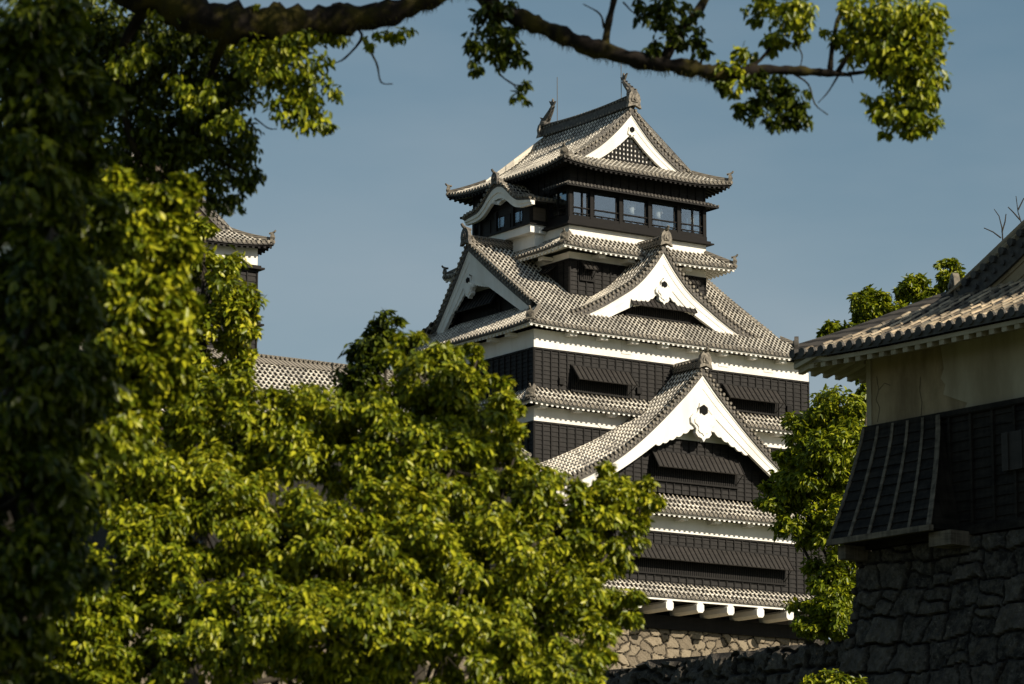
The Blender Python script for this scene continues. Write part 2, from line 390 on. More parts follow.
RPROF = [(-.20, 0), (-.17, .20), (-.10, .24), (-.09, .32), (0, .38), (.09, .32), (.10, .24), (.17, .20), (.20, 0)]
def scaleprof(k, h=1.0): return [(a * k, c * k * h) for a, c in RPROF]

def end_ornament(B, p, face, k=1.0, tip=True):
    """onigawara end tile facing direction face, with an upturned round tip above"""
    face = np.array([face[0], face[1], 0.0]); face /= np.linalg.norm(face); lat = np.array([-face[1], face[0], 0]); p = np.array(p, float)
    fn = lambda a, b, c: tuple(p + lat * a * k + face * b * k + np.array([0, 0, c * k]))
    out = [(-.38, -.12), (-.30, .10), (-.33, .28), (-.27, .50), (-.14, .66), (0, .71), (.14, .66), (.27, .50), (.33, .28), (.30, .10), (.38, -.12), (.20, -.05), (0, .02), (-.20, -.05)]
    B.prism(out, fn, -.08, .10)
    B.prism([(a * .55, .09 + c * .62) for a, c in out[1:10]], fn, .10, .15)
    B.tube([fn(0, .15, .30), fn(0, .20, .30)], .09 * k, 8)
    if tip: B.tube([fn(0, -.25, .62), fn(0, .02, .66), fn(0, .18, .74), fn(0, .26, .86)], [.08 * k, .085 * k, .08 * k, .065 * k], 8)

def hip(B, O_, corner, dirv, length, prof, up0, k=.8, nseg=10, orn=True, big=.75, w=4.0, tip=True):
    """hip ridge from the eave corner inward"""
    dv = np.array(dirv, float); pts = []
    for i in range(nseg + 1):
        t = .12 + (length - .12) * i / nseg; q = np.array(corner, float) + dv * t
        pts.append((q[0], q[1], prof(t) + up0 * max(0, 1 - t / w) ** 2.2 * max(0, 1 - t / 3.5) + .02))
    u = dv / np.linalg.norm(dv); lat = (-u[1], u[0], 0)
    B.sweep(pts, lat, scaleprof(k))
    if orn: end_ornament(O_, (pts[0][0] - u[0] * .05, pts[0][1] - u[1] * .05, pts[0][2]), -u, big, tip)

def siding(B, fn, a0, a1, c0, c1, ztop=None, bay=.55, lap=.25, rail=True):
    """lapped boards (material 0) under vertical battens (material 1); fn(a,b,c): b outward"""
    n = max(1, int(round((a1 - a0) / bay))); w = (a1 - a0) / n
    for i in range(n):
        x0 = a0 + i * w; x1 = x0 + w; top = c1
        if ztop: top = min(c1, ztop(x0), ztop(x1))
        if top - c0 < .05: continue
        K = max(1, int(round((top - c0) / lap))); h = (top - c0) / K
        for k in range(K):
            z0 = c0 + k * h; z1 = z0 + h
            B.add([fn(x0, .035, z0), fn(x1, .035, z0), fn(x1, .0, z1), fn(x0, .0, z1), fn(x0, 0, z0), fn(x1, 0, z0)], [(0, 1, 2, 3), (4, 5, 1, 0)], 0)
    for i in range(n + 1):
        x = a0 + i * w; top = c1 if not ztop else min(c1, ztop(x))
        if top - c0 < .05: continue
        B.box(x - .035, x + .035, -.02, .075, c0, top - .005, 1, fn)
    if rail and not ztop:
        B.box(a0 - .04, a1 + .04, -.02, .09, c1 - .10, c1 + .0, 1, fn); B.box(a0 - .04, a1 + .04, -.02, .09, c0, c0 + .10, 1, fn)

def awning(parent, fn, a0, a1, c0, c1, out, cb, wing=.0, slats=True):
    """propped-up shutter over a barred opening"""
    F = MB()
    F.box(a0 - .09, a0, -.06, .11, c0 - .09, c1 + .09, 0, fn); F.box(a1, a1 + .09, -.06, .11, c0 - .09, c1 + .09, 0, fn)
    F.box(a0, a1, -.06, .13, c0 - .09, c0, 0, fn); F.box(a0, a1, -.06, .11, c1, c1 + .09, 0, fn)
    F.box(a0, a1, .045, .088, c0, c1, 1, fn)
    w = F.build('awning_window', [M['batten'], M['void']], parent)
    B = MB(); n = max(2, int((a1 - a0) / .13))
    for i in range(n):
        x = a0 + (i + .5) * (a1 - a0) / n; B.box(x - .018, x + .018, .089, .112, c0, c1 - .1, 0, fn)
    B.build('lattice', M['shutter'], w)
    Sh = MB(); l = a0 - .06 - wing; r = a1 + .06 + wing; t = .05
    zt = c1 + .02
    P_ = lambda x, q, off: fn(x, .12 + q * (out - .12) + off * .55, zt + q * (cb - zt) + off * .8)
    Sh.hexa([P_(l, 0, -t), P_(r, 0, -t), P_(l, 1, -t), P_(r, 1, -t), P_(l, 0, 0), P_(r, 0, 0), P_(l, 1, 0), P_(r, 1, 0)], 0)
    m = max(3, int((r - l) / .33))
    for i in range(m + 1):
        x = l + .03 + (r - l - .06) * i / m
        Sh.hexa([P_(x - .03, .0, .0), P_(x + .03, .0, .0), P_(x - .03, 1, .0), P_(x + .03, 1, .0), P_(x - .03, .0, .04), P_(x + .03, .0, .04), P_(x - .03, 1, .04), P_(x + .03, 1, .04)], 1)
    Sh.build('shutter', [M['shutter'], M['batten']], w)
    for x in (a0 + .04, a1 - .04):
        Pr = MB(); Pr.tube([fn(x, .10, c0 + .10), fn(x, out - .04, cb - .02)], .022, 5)
        Pr.build('prop', M['batten'], w)
    return w

def gable(parent, fn, prof, xm, edge, wall_in, zb, zsplit, depth, bw, pend=1.0, wallmats=True, hf=None, lattice=False, tilename='tile', second=False, xmin_rake=0.2, split_board=True, old=False, xm2=None, plm=None):
    """gable dressing. fn(a,b,c): a lateral from ridge, b outward (0 = tile edge), c = z. prof(x) tile surface."""
    endm = M['old_end'] if old else M['end_tile']; rid = M['old_ridge'] if old else M['ridge_tile']
    pl = plm or (M['old_plaster'] if old else M['plaster'])
    xs = [0.0] + list(np.arange(.25, xm + .01, .25))
    W_ = MB(); hasw = False
    for sgn in (-1, 1):
        for i in range(len(xs) - 1):
            x0, x1 = xs[i], xs[i + 1]; t0 = prof(sgn * x0) - .42; t1 = prof(sgn * x1) - .42
            if max(t0, t1) <= zb: continue
            q = lambda x, b, z: fn(sgn * x, b, z)
            b_ = -wall_in
            if zsplit is not None:
                a0 = max(t0, zsplit); a1 = max(t1, zsplit)
                W_.add([q(x0, b_, zsplit), q(x1, b_, zsplit), q(x1, b_, a1), q(x0, b_, a0)], [(0, 1, 2, 3)], 0)
                lo = zsplit
                W_.add([q(x0, b_, zb), q(x1, b_, zb), q(x1, b_, min(t1, lo)), q(x0, b_, min(t0, lo))], [(0, 1, 2, 3)], 1)
            else:
                W_.add([q(x0, b_, zb), q(x1, b_, zb), q(x1, b_, max(t1, zb)), q(x0, b_, max(t0, zb))], [(0, 1, 2, 3)], 0)
    gw = W_.build('gable_wall', [pl, M['batten']], parent)
    # barge boards
    B = MB()
    for sgn in (-1, 1):
        xe = xm2 if (xm2 and sgn < 0) else xm
        xx = list(np.linspace(0, xe, 28))
        top = [(sgn * x, prof(sgn * x) - .43) for x in xx]; bot = [(sgn * x, prof(sgn * x) - .43 - bw(x)) for x in xx]
        B.strip(top, bot, fn, -.16, -.36)
        b2 = [(sgn * x, prof(sgn * x) - .43 - bw(x) * .50) for x in xx]; B.strip(top, b2, fn, -.135, -.165)
        b3 = [(sgn * x, prof(sgn * x) - .43 - bw(x) * .13) for x in xx]; B.strip(top, b3, fn, -.105, -.138)
    B.build('barge_board', pl, gw)
    # dark tile bed under the rake and the rake tiles themselves
    R = MB()
    for sgn in (-1, 1):
        xe = xm2 if (xm2 and sgn < 0) else xm
        xx = list(np.linspace(0, xe, 28))
        top = [(sgn * x, prof(sgn * x) - .02) for x in xx]; bot = [(sgn * x, prof(sgn * x) - .43) for x in xx]
        R.strip(top, bot, fn, -.03, -.42, 1)
        x = xmin_rake
        while x < xe:
            for (zz, rr, bb) in ((.03, .085, .06), (-.22, .06, .02)):
                z = prof(sgn * x) + zz
                R.tube([fn(sgn * x, bb, z), fn(sgn * x, -.40 if zz > 0 else -.1, z + (.02 if zz > 0 else 0))], rr, 8, 0)
            x += .30 * (1 / sqrt(1 + ((prof(sgn * x + .1) - prof(sgn * x - .1)) / .2) ** 2)) ** .7
        if second:
            pts = [fn(sgn * x, -.62, prof(sgn * x) + .02) for x in np.linspace(.1, xm - .1, 20)]
            l0 = np.array(fn(0, 1, 0)) - np.array(fn(0, 0, 0))
            R.sweep(pts, l0, [(-.10, 0), (-.09, .13), (0, .19), (.09, .13), (.10, 0)], 0)
    R.build('rake_tiles', [endm, M['dark_tile'] if not old else M['old_end']], gw)
    if pend:
        G = MB(); k = pend; zt = prof(0) - .43 - bw(0) * (.80 if lattice else 1.30)
        pts = []
        half = [(0, .35), (.16, .30), (.20, .05), (.30, -.10), (.46, -.14), (.60, -.30), (.58, -.50), (.42, -.60), (.34, -.72), (.38, -.88), (.26, -1.02), (.10, -1.06), (0, -1.20)]
        if lattice: half = [(0, .30), (.24, .22), (.30, -.10), (.34, -.30), (.20, -.38), (.10, -.36), (0, -.55)]
        poly = [(a * k, zt + c * k) for a, c in half] + [(-a * k, zt + c * k) for a, c in reversed(half[1:-1])]
        G.prism(poly, fn, -.08, -.36)
        if not lattice:
            G.prism([(a * .72, zt - .16 * k + (c - zt) * .68) for a, c in poly], fn, -.03, -.08)
            # carved fins spreading under the boards
            for sgn in (-1, 1):
                top = []; bot = []
                for j in range(25):
                    x = (.25 + 1.95 * j / 24) * k
                    zt_ = prof(sgn * x) - .43 - bw(x) + .12; w_ = (.62 * (1 - j / 24) ** .8 + .10 + .07 * abs(sin(j * pi / 4.0))) * k
                    top.append((sgn * x, zt_)); bot.append((sgn * x, zt_ - w_))
                G.strip(top, bot, fn, -.20, -.32)
        G.build('gable_pendant', pl, gw)
        H = MB(); hx = [(cos(pi / 6 + i * pi / 3) * .21 * k, zt + .02 * k + sin(pi / 6 + i * pi / 3) * .21 * k) for i in range(6)]
        H.prism(hx, fn, -.02, -.10)
        H.build('pendant_boss', M['void'], gw)
    if lattice:
        La = MB(); x = -xm
        while x < xm:
            t = prof(x) - .5
            if t > zb: La.box(x - .045, x + .045, -wall_in + .05, -wall_in + .10, zb, t, 0, fn)
            x += .27
        z = zb + .12
        while z < prof(0) - .6:
            xr = xm
            while xr > .1 and prof(xr) - .5 < z: xr -= .05
            La.box(-xr, xr, -wall_in + .03, -wall_in + .078, z - .045, z + .045, 0, fn); z += .27
        La.build('gable_lattice', M['batten'], gw)
    return gw

# ---------------------------------------------------------------- the keep
KC = at(534, 347, 192.0); Z0 = 23.2
KEEP = empty('castle_keep', (KC[0], KC[1], Z0), YAW, 'tall black and white castle keep with stacked tiled gables on a stone base', 'castle')
CU, CV = 9.57, 8.2
def ZL(f): return lambda t: f(t) - Z0
def front(v, u0=0.0): return lambda a, b, c: (u0 + a, v - b, c - Z0)
def leftf(u, v0=0.0): return lambda a, b, c: (u - b, v0 + a, c - Z0)
def rightf(u, v0=0.0): return lambda a, b, c: (u + b, v0 + a, c - Z0)
def backf(v, u0=0.0): return lambda a, b, c: (u0 + a, v + b, c - Z0)

def storey(u0, u1, v0, v1, z0, zs, z1, bandmat='plaster', back=True, bay=.55):
    """black weatherboard wall z0..zs with a white plaster band zs..z1"""
    Wl = MB()
    Wl.box(u0 + .02, u1 - .02, v0 + .02, v1 - .02, z0 - Z0, zs - Z0, 1)
    siding(Wl, front(v0), u0, u1, z0, zs, bay=bay); siding(Wl, leftf(u0), v0, v1, z0, zs, bay=bay)
    siding(Wl, rightf(u1), v0, v1, z0, zs, bay=bay); siding(Wl, backf(v1), u0, u1, z0, zs, bay=bay)
    o = Wl.build('wall', [M['board'], M['batten']], KEEP)
    if z1 > zs:
        b = MB(); b.box(u0 - .03, u1 + .03, v0 - .03, v1 + .03, zs + .002 - Z0, z1 - Z0); b.build('plaster_band', M[bandmat], o)
    return o

def skirt(u0, u1, v0, v1, run, prof, up, over, white=True, name='roof', rafters=True, arms=(9, 7), orn=.75, tmaxs=None, sides='fblr', hiplen=None, hipk=.62):
    """four-sided roof round the building. prof is absolute z"""
    T = MB(); D = MB(); E = MB(); B = MB(); O_ = MB(); pf = ZL(prof)
    Lu = u1 - u0; Lv = v1 - v0; tm = tmaxs or {}
    def t_std(Lx): return lambda s: min(run, s, Lx - s)
    spec = {'f': ((u0, v0), (1, 0), (0, 1), Lu), 'b': ((u0, v1), (1, 0), (0, -1), Lu), 'l': ((u0, v0), (0, 1), (1, 0), Lv), 'r': ((u1, v0), (0, 1), (-1, 0), Lv)}
    for k in sides:
        org, e, d, Lx = spec[k]
        u = slope(T, D, org, e, d, Lx, tm.get(k, t_std(Lx)), pf, up=up)
        eave(E, org, e, d, Lx, over, pf, u, rafters, trim=1, arms=arms[0 if k in 'fb' else 1])
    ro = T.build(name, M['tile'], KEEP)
    D.build('eave_tiles', [M['end_tile'], M['dark_tile']], ro)
    E.build('eave', M['plaster'] if white else M['batten'], ro)
    hl = hiplen or run
    for c, dv in (((u0, v0), (1, 1)), ((u1, v0), (-1, 1)), ((u0, v1), (1, -1)), ((u1, v1), (-1, -1))):
        b = MB(); oo = MB(); hip(b, oo, c, dv, hl, pf, up, k=hipk, big=orn, w=min(4, Lu * .3, Lv * .3))
        b.build('hip_ridge', M['ridge_tile'], ro); oo.build('corner_ornament', M['end_tile'], ro)
    return ro

# storeys, bottom to top
storey(-.9, 20.04, -1.6, 18.0, 24.45, 28.14, 29.0)
storey(0, 19.1, 0, 12.36, 28.0, 33.80, 34.62)
storey(0.004, 19.096, 0.004, 12.356, 35.2, 37.85, 38.86)
storey(4.8, 14.37, 3.4, 13.0, 38.5, 43.95, 44.35)
# sill skirt between the keep and its stone base
b = MB(); b.box(-.3, 19.5, -.35, 17, 23.0 - Z0, 23.75 - Z0); b.build('sill_beam', M['batten'], KEEP)

# lowest little roof with the beam ends under it
p6 = curve([(0, 24.52), (.8, 25.30)])
skirt(-1.75, 20.89, -2.45, 18.85, .88, p6, 0.0, .8, arms=(0, 0), rafters=False, orn=.5, hipk=.5)
bm = MB()
for i in range(11):
    u = -1.12 + 2.083 * i
    sq = [(-.25, -.15), (-.25, .12), (-.15, .25), (.15, .25), (.25, .12), (.25, -.15), (.15, -.28), (-.15, -.28)]
    bm_ = MB(); bm_.prism([(u + a, 24.03 + c) for a, c in sq], front(0), 2.48, 0.0)
    bm_.build('floor_beam', M['plaster'], KEEP)
fl = MB(); fl.box(-1.5, 20.6, -2.3, 17.5, 24.335 - Z0, 24.42 - Z0); fl.build('soffit', M['batten'], KEEP)

fa = MB()
for (x0, x1, y0, y1) in ((-1.70, 20.84, -2.40, -2.30), (-1.70, -1.60, -2.30, 18.7), (20.74, 20.84, -2.30, 18.7)): fa.box(x0, x1, y0, y1, 24.29 - Z0, 24.40 - Z0)
fa.build('fascia', M['plaster'], KEEP)
p5 = curve([(0, 29.12), (.6, 29.62), (1.2, 30.3)])
skirt(-1.95, 21.1, -2.65, 19.05, 1.08, p5, .10, 1.0, arms=(10, 9))
p4 = curve([(0, 34.74), (.9, 35.58)])
skirt(-.9, 20.0, -.9, 13.255, .95, p4, .10, .9, arms=(9, 8))

# the big middle roof
P3 = curve([(0, 39.02), (1.95, 40.30), (4.3, 41.85), (6.5, 43.35), (9.1, 45.25)])
E3 = .9; GX = 2.0                           # gable tile edge this far in from the eave
def t3(s):
    Lu = 20.9; q = min(s, Lu - s)
    if q < GX: return q
    if 4.8 + E3 - .1 < s < Lu - (4.8 + E3) + .1: return 4.32
    return 9.1
ro3 = skirt(-.9, 20.0, -.9, 13.255, 2.9, P3, .12, .9, tmaxs={'f': t3, 'l': lambda s: min(2.9, s, 14.155 - s), 'r': lambda s: min(2.9, s, 14.155 - s)}, arms=(10, 8), hiplen=GX, sides='flr')
T = MB(); D = MB(); E = MB(); P3b = curve([(t / 1.8, z) for t, z in ((0, 39.02), (1.95, 40.30), (4.3, 41.85), (6.5, 43.35), (9.1, 45.25))])
u = slope(T, D, (-.9, 13.255), (1, 0), (0, -1), 20.9, lambda s: min(s, 20.9 - s) if min(s, 20.9 - s) < GX else (.4 if 5.6 < s < 15.3 else 5.055), ZL(P3b), up=.12)
eave(E, (-.9, 13.255), (1, 0), (0, -1), 20.9, .9, ZL(P3b), u, True, trim=1)
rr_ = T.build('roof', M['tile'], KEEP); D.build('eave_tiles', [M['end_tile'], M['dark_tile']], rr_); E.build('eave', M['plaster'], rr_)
ridge_lat = (0, 1, 0)
for (ua, ub) in ((.95, 4.75), (14.4, 18.15)):
    rb = MB(); rb.sweep([(ua, CV, 45.2 - Z0), (ub, CV, 45.2 - Z0)], (0, 1, 0), scaleprof(1.15, 1.25)); rb.ridge_row((ua, CV, 45.2 - Z0), (ub, CV, 45.2 - Z0), (0, 1, 0), .25, .36); rb.ridge_row((ua, CV, 45.2 - Z0), (ub, CV, 45.2 - Z0), (0, 1, 0), .25, .12); rb.build('ridge', M['ridge_tile'], ro3)
for sgn, fn in ((-1, leftf(-E3 + GX, CV)), (1, rightf(20.0 - GX, CV))):
    pr = lambda x: P3(9.1 - x * 1.8) if x > 0 else P3(9.1 + x)
    bwf = curve([(0, 1.35), (2, 1.0), (5, .72), (7.5, .6)])
    gw = gable(KEEP, fn, pr, 4.7, 0, 1.0, 39.6, 42.6, 0, bwf, pend=.85, xm2=6.3)
    o = MB(); q = fn(0, .06, 45.25); end_ornament(o, q, (sgn, 0), 1.25); o.build('ridge_end_tile', M['bronze'], gw)
    awning(KEEP, (lambda f: (lambda a, b, c: f(a, b - 1.0, c)))(fn), -1.9, 1.9, 41.0, 42.3, .75, 41.5)

# front gables (chidori-hafu)
def dormer(prof, xm, vedge, vback, zsplit, zb, wall_in, bwf, pend, oni, rise=None):
    T = MB(); D = MB(); n = vback - vedge
    pf = lambda t: prof(xm - t) - Z0
    for sgn in (-1, 1):
        slope(T, D, (CU + sgn * xm, vedge), (0, 1), (-sgn, 0), n, lambda s: xm, pf, zfn=(lambda s, t: rise(xm - t) * min(1, s / n) ** .8) if rise else None)
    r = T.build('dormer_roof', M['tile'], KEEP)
    D.build('eave_tiles', [M['end_tile'], M['dark_tile']], r)
    fn = front(vedge, CU)
    gw = gable(r, fn, lambda x: prof(abs(x)), xm - .05, 0, wall_in, zb, zsplit, 0, bwf, pend)
    # sub-parts hang from the keep one level below, so re-seat them
    rb = MB(); rb.sweep([(CU, vedge + .05, prof(0) - Z0 - .02), (CU, vback, prof(0) - Z0 - .02)], (1, 0, 0), scaleprof(1.2, 1.3)); q0, q1 = (CU, vedge + .05, prof(0) - Z0 - .02), (CU, vback, prof(0) - Z0 - .02); rb.ridge_row(q0, q1, (1, 0, 0), .26, .38); rb.ridge_row(q0, q1, (1, 0, 0), .26, .12); rb.build('ridge', M['ridge_tile'], r)
    o = MB(); end_ornament(o, fn(0, .08, prof(0) + .02), (0, -1), oni); o.build('ridge_end_tile', M['end_tile'], r)
    gw.parent = KEEP
    return r
G4p = curve([(0, 37.35), (1.0, 36.25), (1.9, 35.38), (2.7, 34.62), (3.6, 33.82), (4.7, 32.92), (5.63, 32.25), (7.3, 31.3), (9.05, 30.5), (10.6, 29.95)])
dormer(G4p, 10.5, -2.65, .02, 33.36, 30.4, 1.05, curve([(0, 1.55), (2.6, 1.05), (4.5, .78), (10.5, .6)]), 1.45, 1.2, rise=curve([(0, 0), (2.0, .02), (3.5, .35), (6.3, .85), (9.2, 1.0), (10.6, 1.05)]))
G3p = curve([(0, 44.88), (.7, 43.95), (1.45, 43.12), (3.35, 41.78), (5.05, 40.85), (7.0, 40.05)])
dormer(G3p, 7.0, .85, 3.42, 42.1, 39.9, .72, curve([(0, 1.45), (2.0, 1.0), (4.0, .78), (7, .6)]), .95, 1.15)
# boards over the gable walls
sd = MB(); siding(sd, front(-1.59, CU), -5.2, 5.2, 30.3, 33.34, ztop=lambda x: G4p(abs(x)) - .62); sd.build('wall', [M['board'], M['batten']], KEEP)

# shuttered windows
awning(KEEP, front(0), 2.48, 6.32, 35.72, 37.05, .80, 36.25)
awning(KEEP, front(0), 12.86, 16.70, 35.72, 37.05, .80, 36.25)
awning(KEEP, front(-1.62), 6.67, 12.5, 31.0, 32.52, .75, 31.62, wing=.0)
awning(KEEP, front(1.55), 7.35, 11.75, 40.75, 41.95, .75, 41.2)
awning(KEEP, front(-1.6), 3.24, 15.86, 25.85, 27.37, .75, 26.55, wing=.1)
awning(KEEP, front(3.4), 5.55, 6.35, 42.85, 43.85, .55, 43.4)
awning(KEEP, front(3.4), 12.8, 13.6, 42.85, 43.85, .55, 43.4)
awning(KEEP, leftf(4.8), 4.6, 5.6, 42.75, 43.75, .7, 43.3)
# gun-port covers in relief on the plaster and small port boxes on the boards
def hexplate(fn, a, c, r):
    h = MB(); h.prism([(a + cos(pi / 6 + i * pi / 3) * r, c + sin(pi / 6 + i * pi / 3) * r) for i in range(6)], fn, .03, .055); h.build('port_cover', M['plaster'], KEEP)
hexplate(front(0), 4.45, 34.13, .30); hexplate(front(0), 14.7, 34.13, .30)
for a in (6.2, 12.95, 16.2):
    h = MB(); h.box(a - .33, a + .33, .03, .055, 38.1, 38.75, 0, front(0)); h.build('port_cover', M['plaster'], KEEP)
for a in (1.75, 7.0, 12.1, 17.6):
    h = MB(); h.box(a - .16, a + .16, .03, .16, 35.95, 36.3, 0, front(0)); h.build('port_box', M['batten'], KEEP)

# top storey
pent2 = curve([(0, 44.42), (1.3, 45.32)])
skirt(3.5, 15.67, 2.1, 14.3, 1.35, pent2, .12, 1.3, arms=(6, 6))
b = MB(); b.box(4.75, 14.42, 3.35, 13.05, 45.0 - Z0, 45.86 - Z0); b.build('plaster_band', M['plaster'], KEEP)
b = MB()
for k, (e_, za, zb_) in enumerate(((.40, 45.87, 45.95), (.26, 45.951, 46.08), (.10, 46.081, 46.36))):
    b.box(4.8 - e_, 14.37 + e_, 3.4 - e_, 13.0 + e_, za - Z0, zb_ - Z0)
b.build('balcony_floor', M['frame'], KEEP)
posts = [4.85, 6.3, 8.33, 10.38, 12.46, 14.32]
def lookout(fn, ps, bar=True):
    F = MB()
    for x in ps: F.box(x - .11, x + .11, -.12, .10, 46.36, 48.06, 0, fn)
    F.box(ps[0], ps[-1], -.10, .06, 46.361, 46.50, 0, fn); F.box(ps[0], ps[-1], -.10, .06, 47.93, 48.06, 0, fn)
    for i in range(len(ps) - 1):
        x0 = ps[i] + .11; x1 = ps[i + 1] - .11
        F.box(x0, x1, -.02, .03, 46.93, 46.99, 0, fn)
        F.box(x0, x1, -.02, .03, 46.60, 46.64, 0, fn)
        for q in (.12, .37, .63, .88): F.box(x0 + (x1 - x0) * q - .02, x0 + (x1 - x0) * q + .02, -.018, .02, 46.5, 46.64, 0, fn)
        for x in (x0 + .14, x1 - .14): F.box(x - .03, x + .03, -.08, -.03, 46.5, 47.93, 0, fn)
        if i in (0, len(ps) - 2): F.box((x0 + x1) / 2 + .1, (x0 + x1) / 2 + .17, -.06, .02, 46.5, 47.93, 0, fn)
    w = F.build('lookout_window', M['frame'], KEEP)
    for i in range(len(ps) - 1):
        G = MB(); G.box(ps[i] + .12, ps[i + 1] - .12, -.062, -.05, 46.505, 47.925, 0, fn); G.build('pane', M['glass'], w)
lookout(front(3.4), posts)
lookout(backf(13.0), posts)
vp = [3.45, 5.35, 7.25, 9.15, 11.05, 12.95]
lookout(leftf(4.8), vp[:2] ); lookout(leftf(4.8), vp[4:]); lookout(rightf(14.37), vp)
b = MB(); b.box(4.95, 14.25, 3.55, 12.9, 46.2 - Z0, 46.30 - Z0); b.box(4.95, 14.25, 3.55, 12.9, 48.30 - Z0, 48.40 - Z0); b.build('inner_floor', M['brown_wood'], KEEP)
sd = MB()
for fn, a0, a1 in ((front(3.4), 4.8, 14.37), (backf(13.0), 4.8, 14.37), (leftf(4.8), 3.4, 13.0), (rightf(14.37), 3.4, 13.0)):
    siding(sd, fn, a0, a1, 48.07, 49.3, bay=.6, lap=.6, rail=False)
sd.build('wall', [M['board'], M['batten']], KEEP)
pp = curve([(0, 48.12), (.42, 48.36)])
T = MB(); D = MB()
for org, e, d, Lx in (((4.2, 2.8), (1, 0), (0, 1), 10.77), ((4.2, 2.8), (0, 1), (1, 0), 2.3), ((14.97, 2.8), (0, 1), (-1, 0), 10.8), ((4.2, 13.6), (1, 0), (0, -1), 10.77)):
    slope(T, D, org, e, d, Lx, lambda s, Lx=Lx: min(.62, max(.05, s), max(.05, Lx - s) if Lx > 5 else .62), ZL(pp), capr=.06, pitch=.25)
pr_ = T.build('pent_roof', M['dark_tile'], KEEP); D.build('eave_tiles', [M['dark_tile'], M['batten']], pr_)

# crowning roof
P1 = curve([(0, 49.22), (1.45, 49.95), (2.95, 50.8), (3.95, 51.5), (4.95, 52.4), (5.95, 53.5)])
U0, U1, V0, V1 = 3.63, 15.53, 2.25, 14.15; GE = 1.55
def t1(s):
    Lx = V1 - V0; q = min(s, Lx - s); return q if q < GE else 5.95
def t1f(s): return min(2.6, s, U1 - U0 - s)
ro1 = skirt(U0, U1, V0, V1, 2.6, P1, .28, 1.15, white=False, tmaxs={'l': t1, 'r': t1, 'f': t1f, 'b': t1f}, arms=(0, 0), hiplen=GE + .1)
rp = [(CU, V0 + GE + .05 + (V1 - V0 - 2 * GE - .1) * i / 10, 53.42 - Z0 + .16 * (abs(i - 5) / 5) ** 2) for i in range(11)]
rb = MB(); rb.sweep(rp, (1, 0, 0), [(-.24, 0), (-.22, .30), (-.17, .31), (-.15, .56), (-.20, .57), (-.20, .63), (-.09, .66), (0, .74), (.09, .66), (.20, .63), (.20, .57), (.15, .56), (.17, .31), (.22, .30), (.24, 0)])
rb.build('ridge', M['dark_tile'], ro1)
rc = MB()
for i in range(30):
    v = V0 + GE + .2 + (V1 - V0 - 2 * GE - .4) * i / 29
    for s_ in (-1, 1): rc.box(CU + s_ * .215 - .04, CU + s_ * .215 + .04, v - .06, v + .06, 53.47 - Z0, 53.58 - Z0); rc.box(CU + s_ * .18 - .03, CU + s_ * .18 + .03, v - .06, v + .06, 53.98 - Z0, 54.08 - Z0)
rc.build('ridge_tiles', M['end_tile'], ro1)
for sgn, fn in ((-1, front(V0 + GE, CU)), (1, backf(V1 - GE, CU))):
    pr = lambda x: P1(5.95 - abs(x))
    gw = gable(KEEP, fn, pr, 4.0, 0, .42, 49.7, None, 0, curve([(0, 1.15), (1.5, .85), (3, .62), (4.5, .5)]), pend=.8, lattice=True)
    o = MB(); end_ornament(o, fn(0, .08, 53.55), (0, sgn), 1.3, tip=False); o.build('ridge_end_tile', M['end_tile'], gw)
def shachi(name, v, sgn):
    f = MB(); base = np.array([CU, v, 54.2 - Z0])
    pts = []; rad = []
    for i in range(11):
        t = i / 10; pts.append(base + np.array([0, -sgn * (.30 * cos(t * 3.4) + .05 - .22 * t * t), 1.12 * t ** .9 - .05])); rad.append(.27 * (1 - .70 * t) + .03 + (.06 if 0 < i < 3 else 0))
    f.tube(pts, rad, 8)
    tp = pts[-1]
    fn = lambda a, b, c: (tp[0] + b, tp[1] + sgn * a, tp[2] + c)
    f.prism([(-.06, -.10), (-.22, .14), (-.34, .34), (-.10, .24), (.02, .42), (.10, .18), (.30, .20), (.10, -.04)], fn, -.05, .05)
    for i in (2, 4, 6, 8):
        p = pts[i]; q = lambda a, b, c, p=p: (p[0] + b, p[1] + sgn * a, p[2] + c)
        r = rad[i]; f.prism([(r * .6, -.10), (r + .16, .10), (r * .6, .13)], q, -.03, .03)
        f.prism([(-r * .6, -.10), (-r - .12, .08), (-r * .6, .12)], q, -.03, .03)
    p = pts[2]; q = lambda a, b, c: (p[0] + a, p[1] + b, p[2] + c)
    for s_ in (-1, 1): f.prism([(s_ * .15, -.05), (s_ * .42, .22), (s_ * .18, .20)], q, -.03, .03)
    f.build(name, M['bronze'], ro1, smooth=False)
shachi('roof_fish', V0 + GE + .38, 1); shachi('roof_fish', V1 - GE - .38, -1)
r = MB(); r.tube([(CU, 11.3, 53.9 - Z0), (CU, 11.3, 56.9 - Z0)], .025, 5); r.build('lightning_rod', M['metal'], ro1)
r = MB(); r.tube([(CU, 4.9, 53.9 - Z0), (CU, 4.9, 56.9 - Z0)], .025, 5); r.build('lightning_rod', M['metal'], ro1)

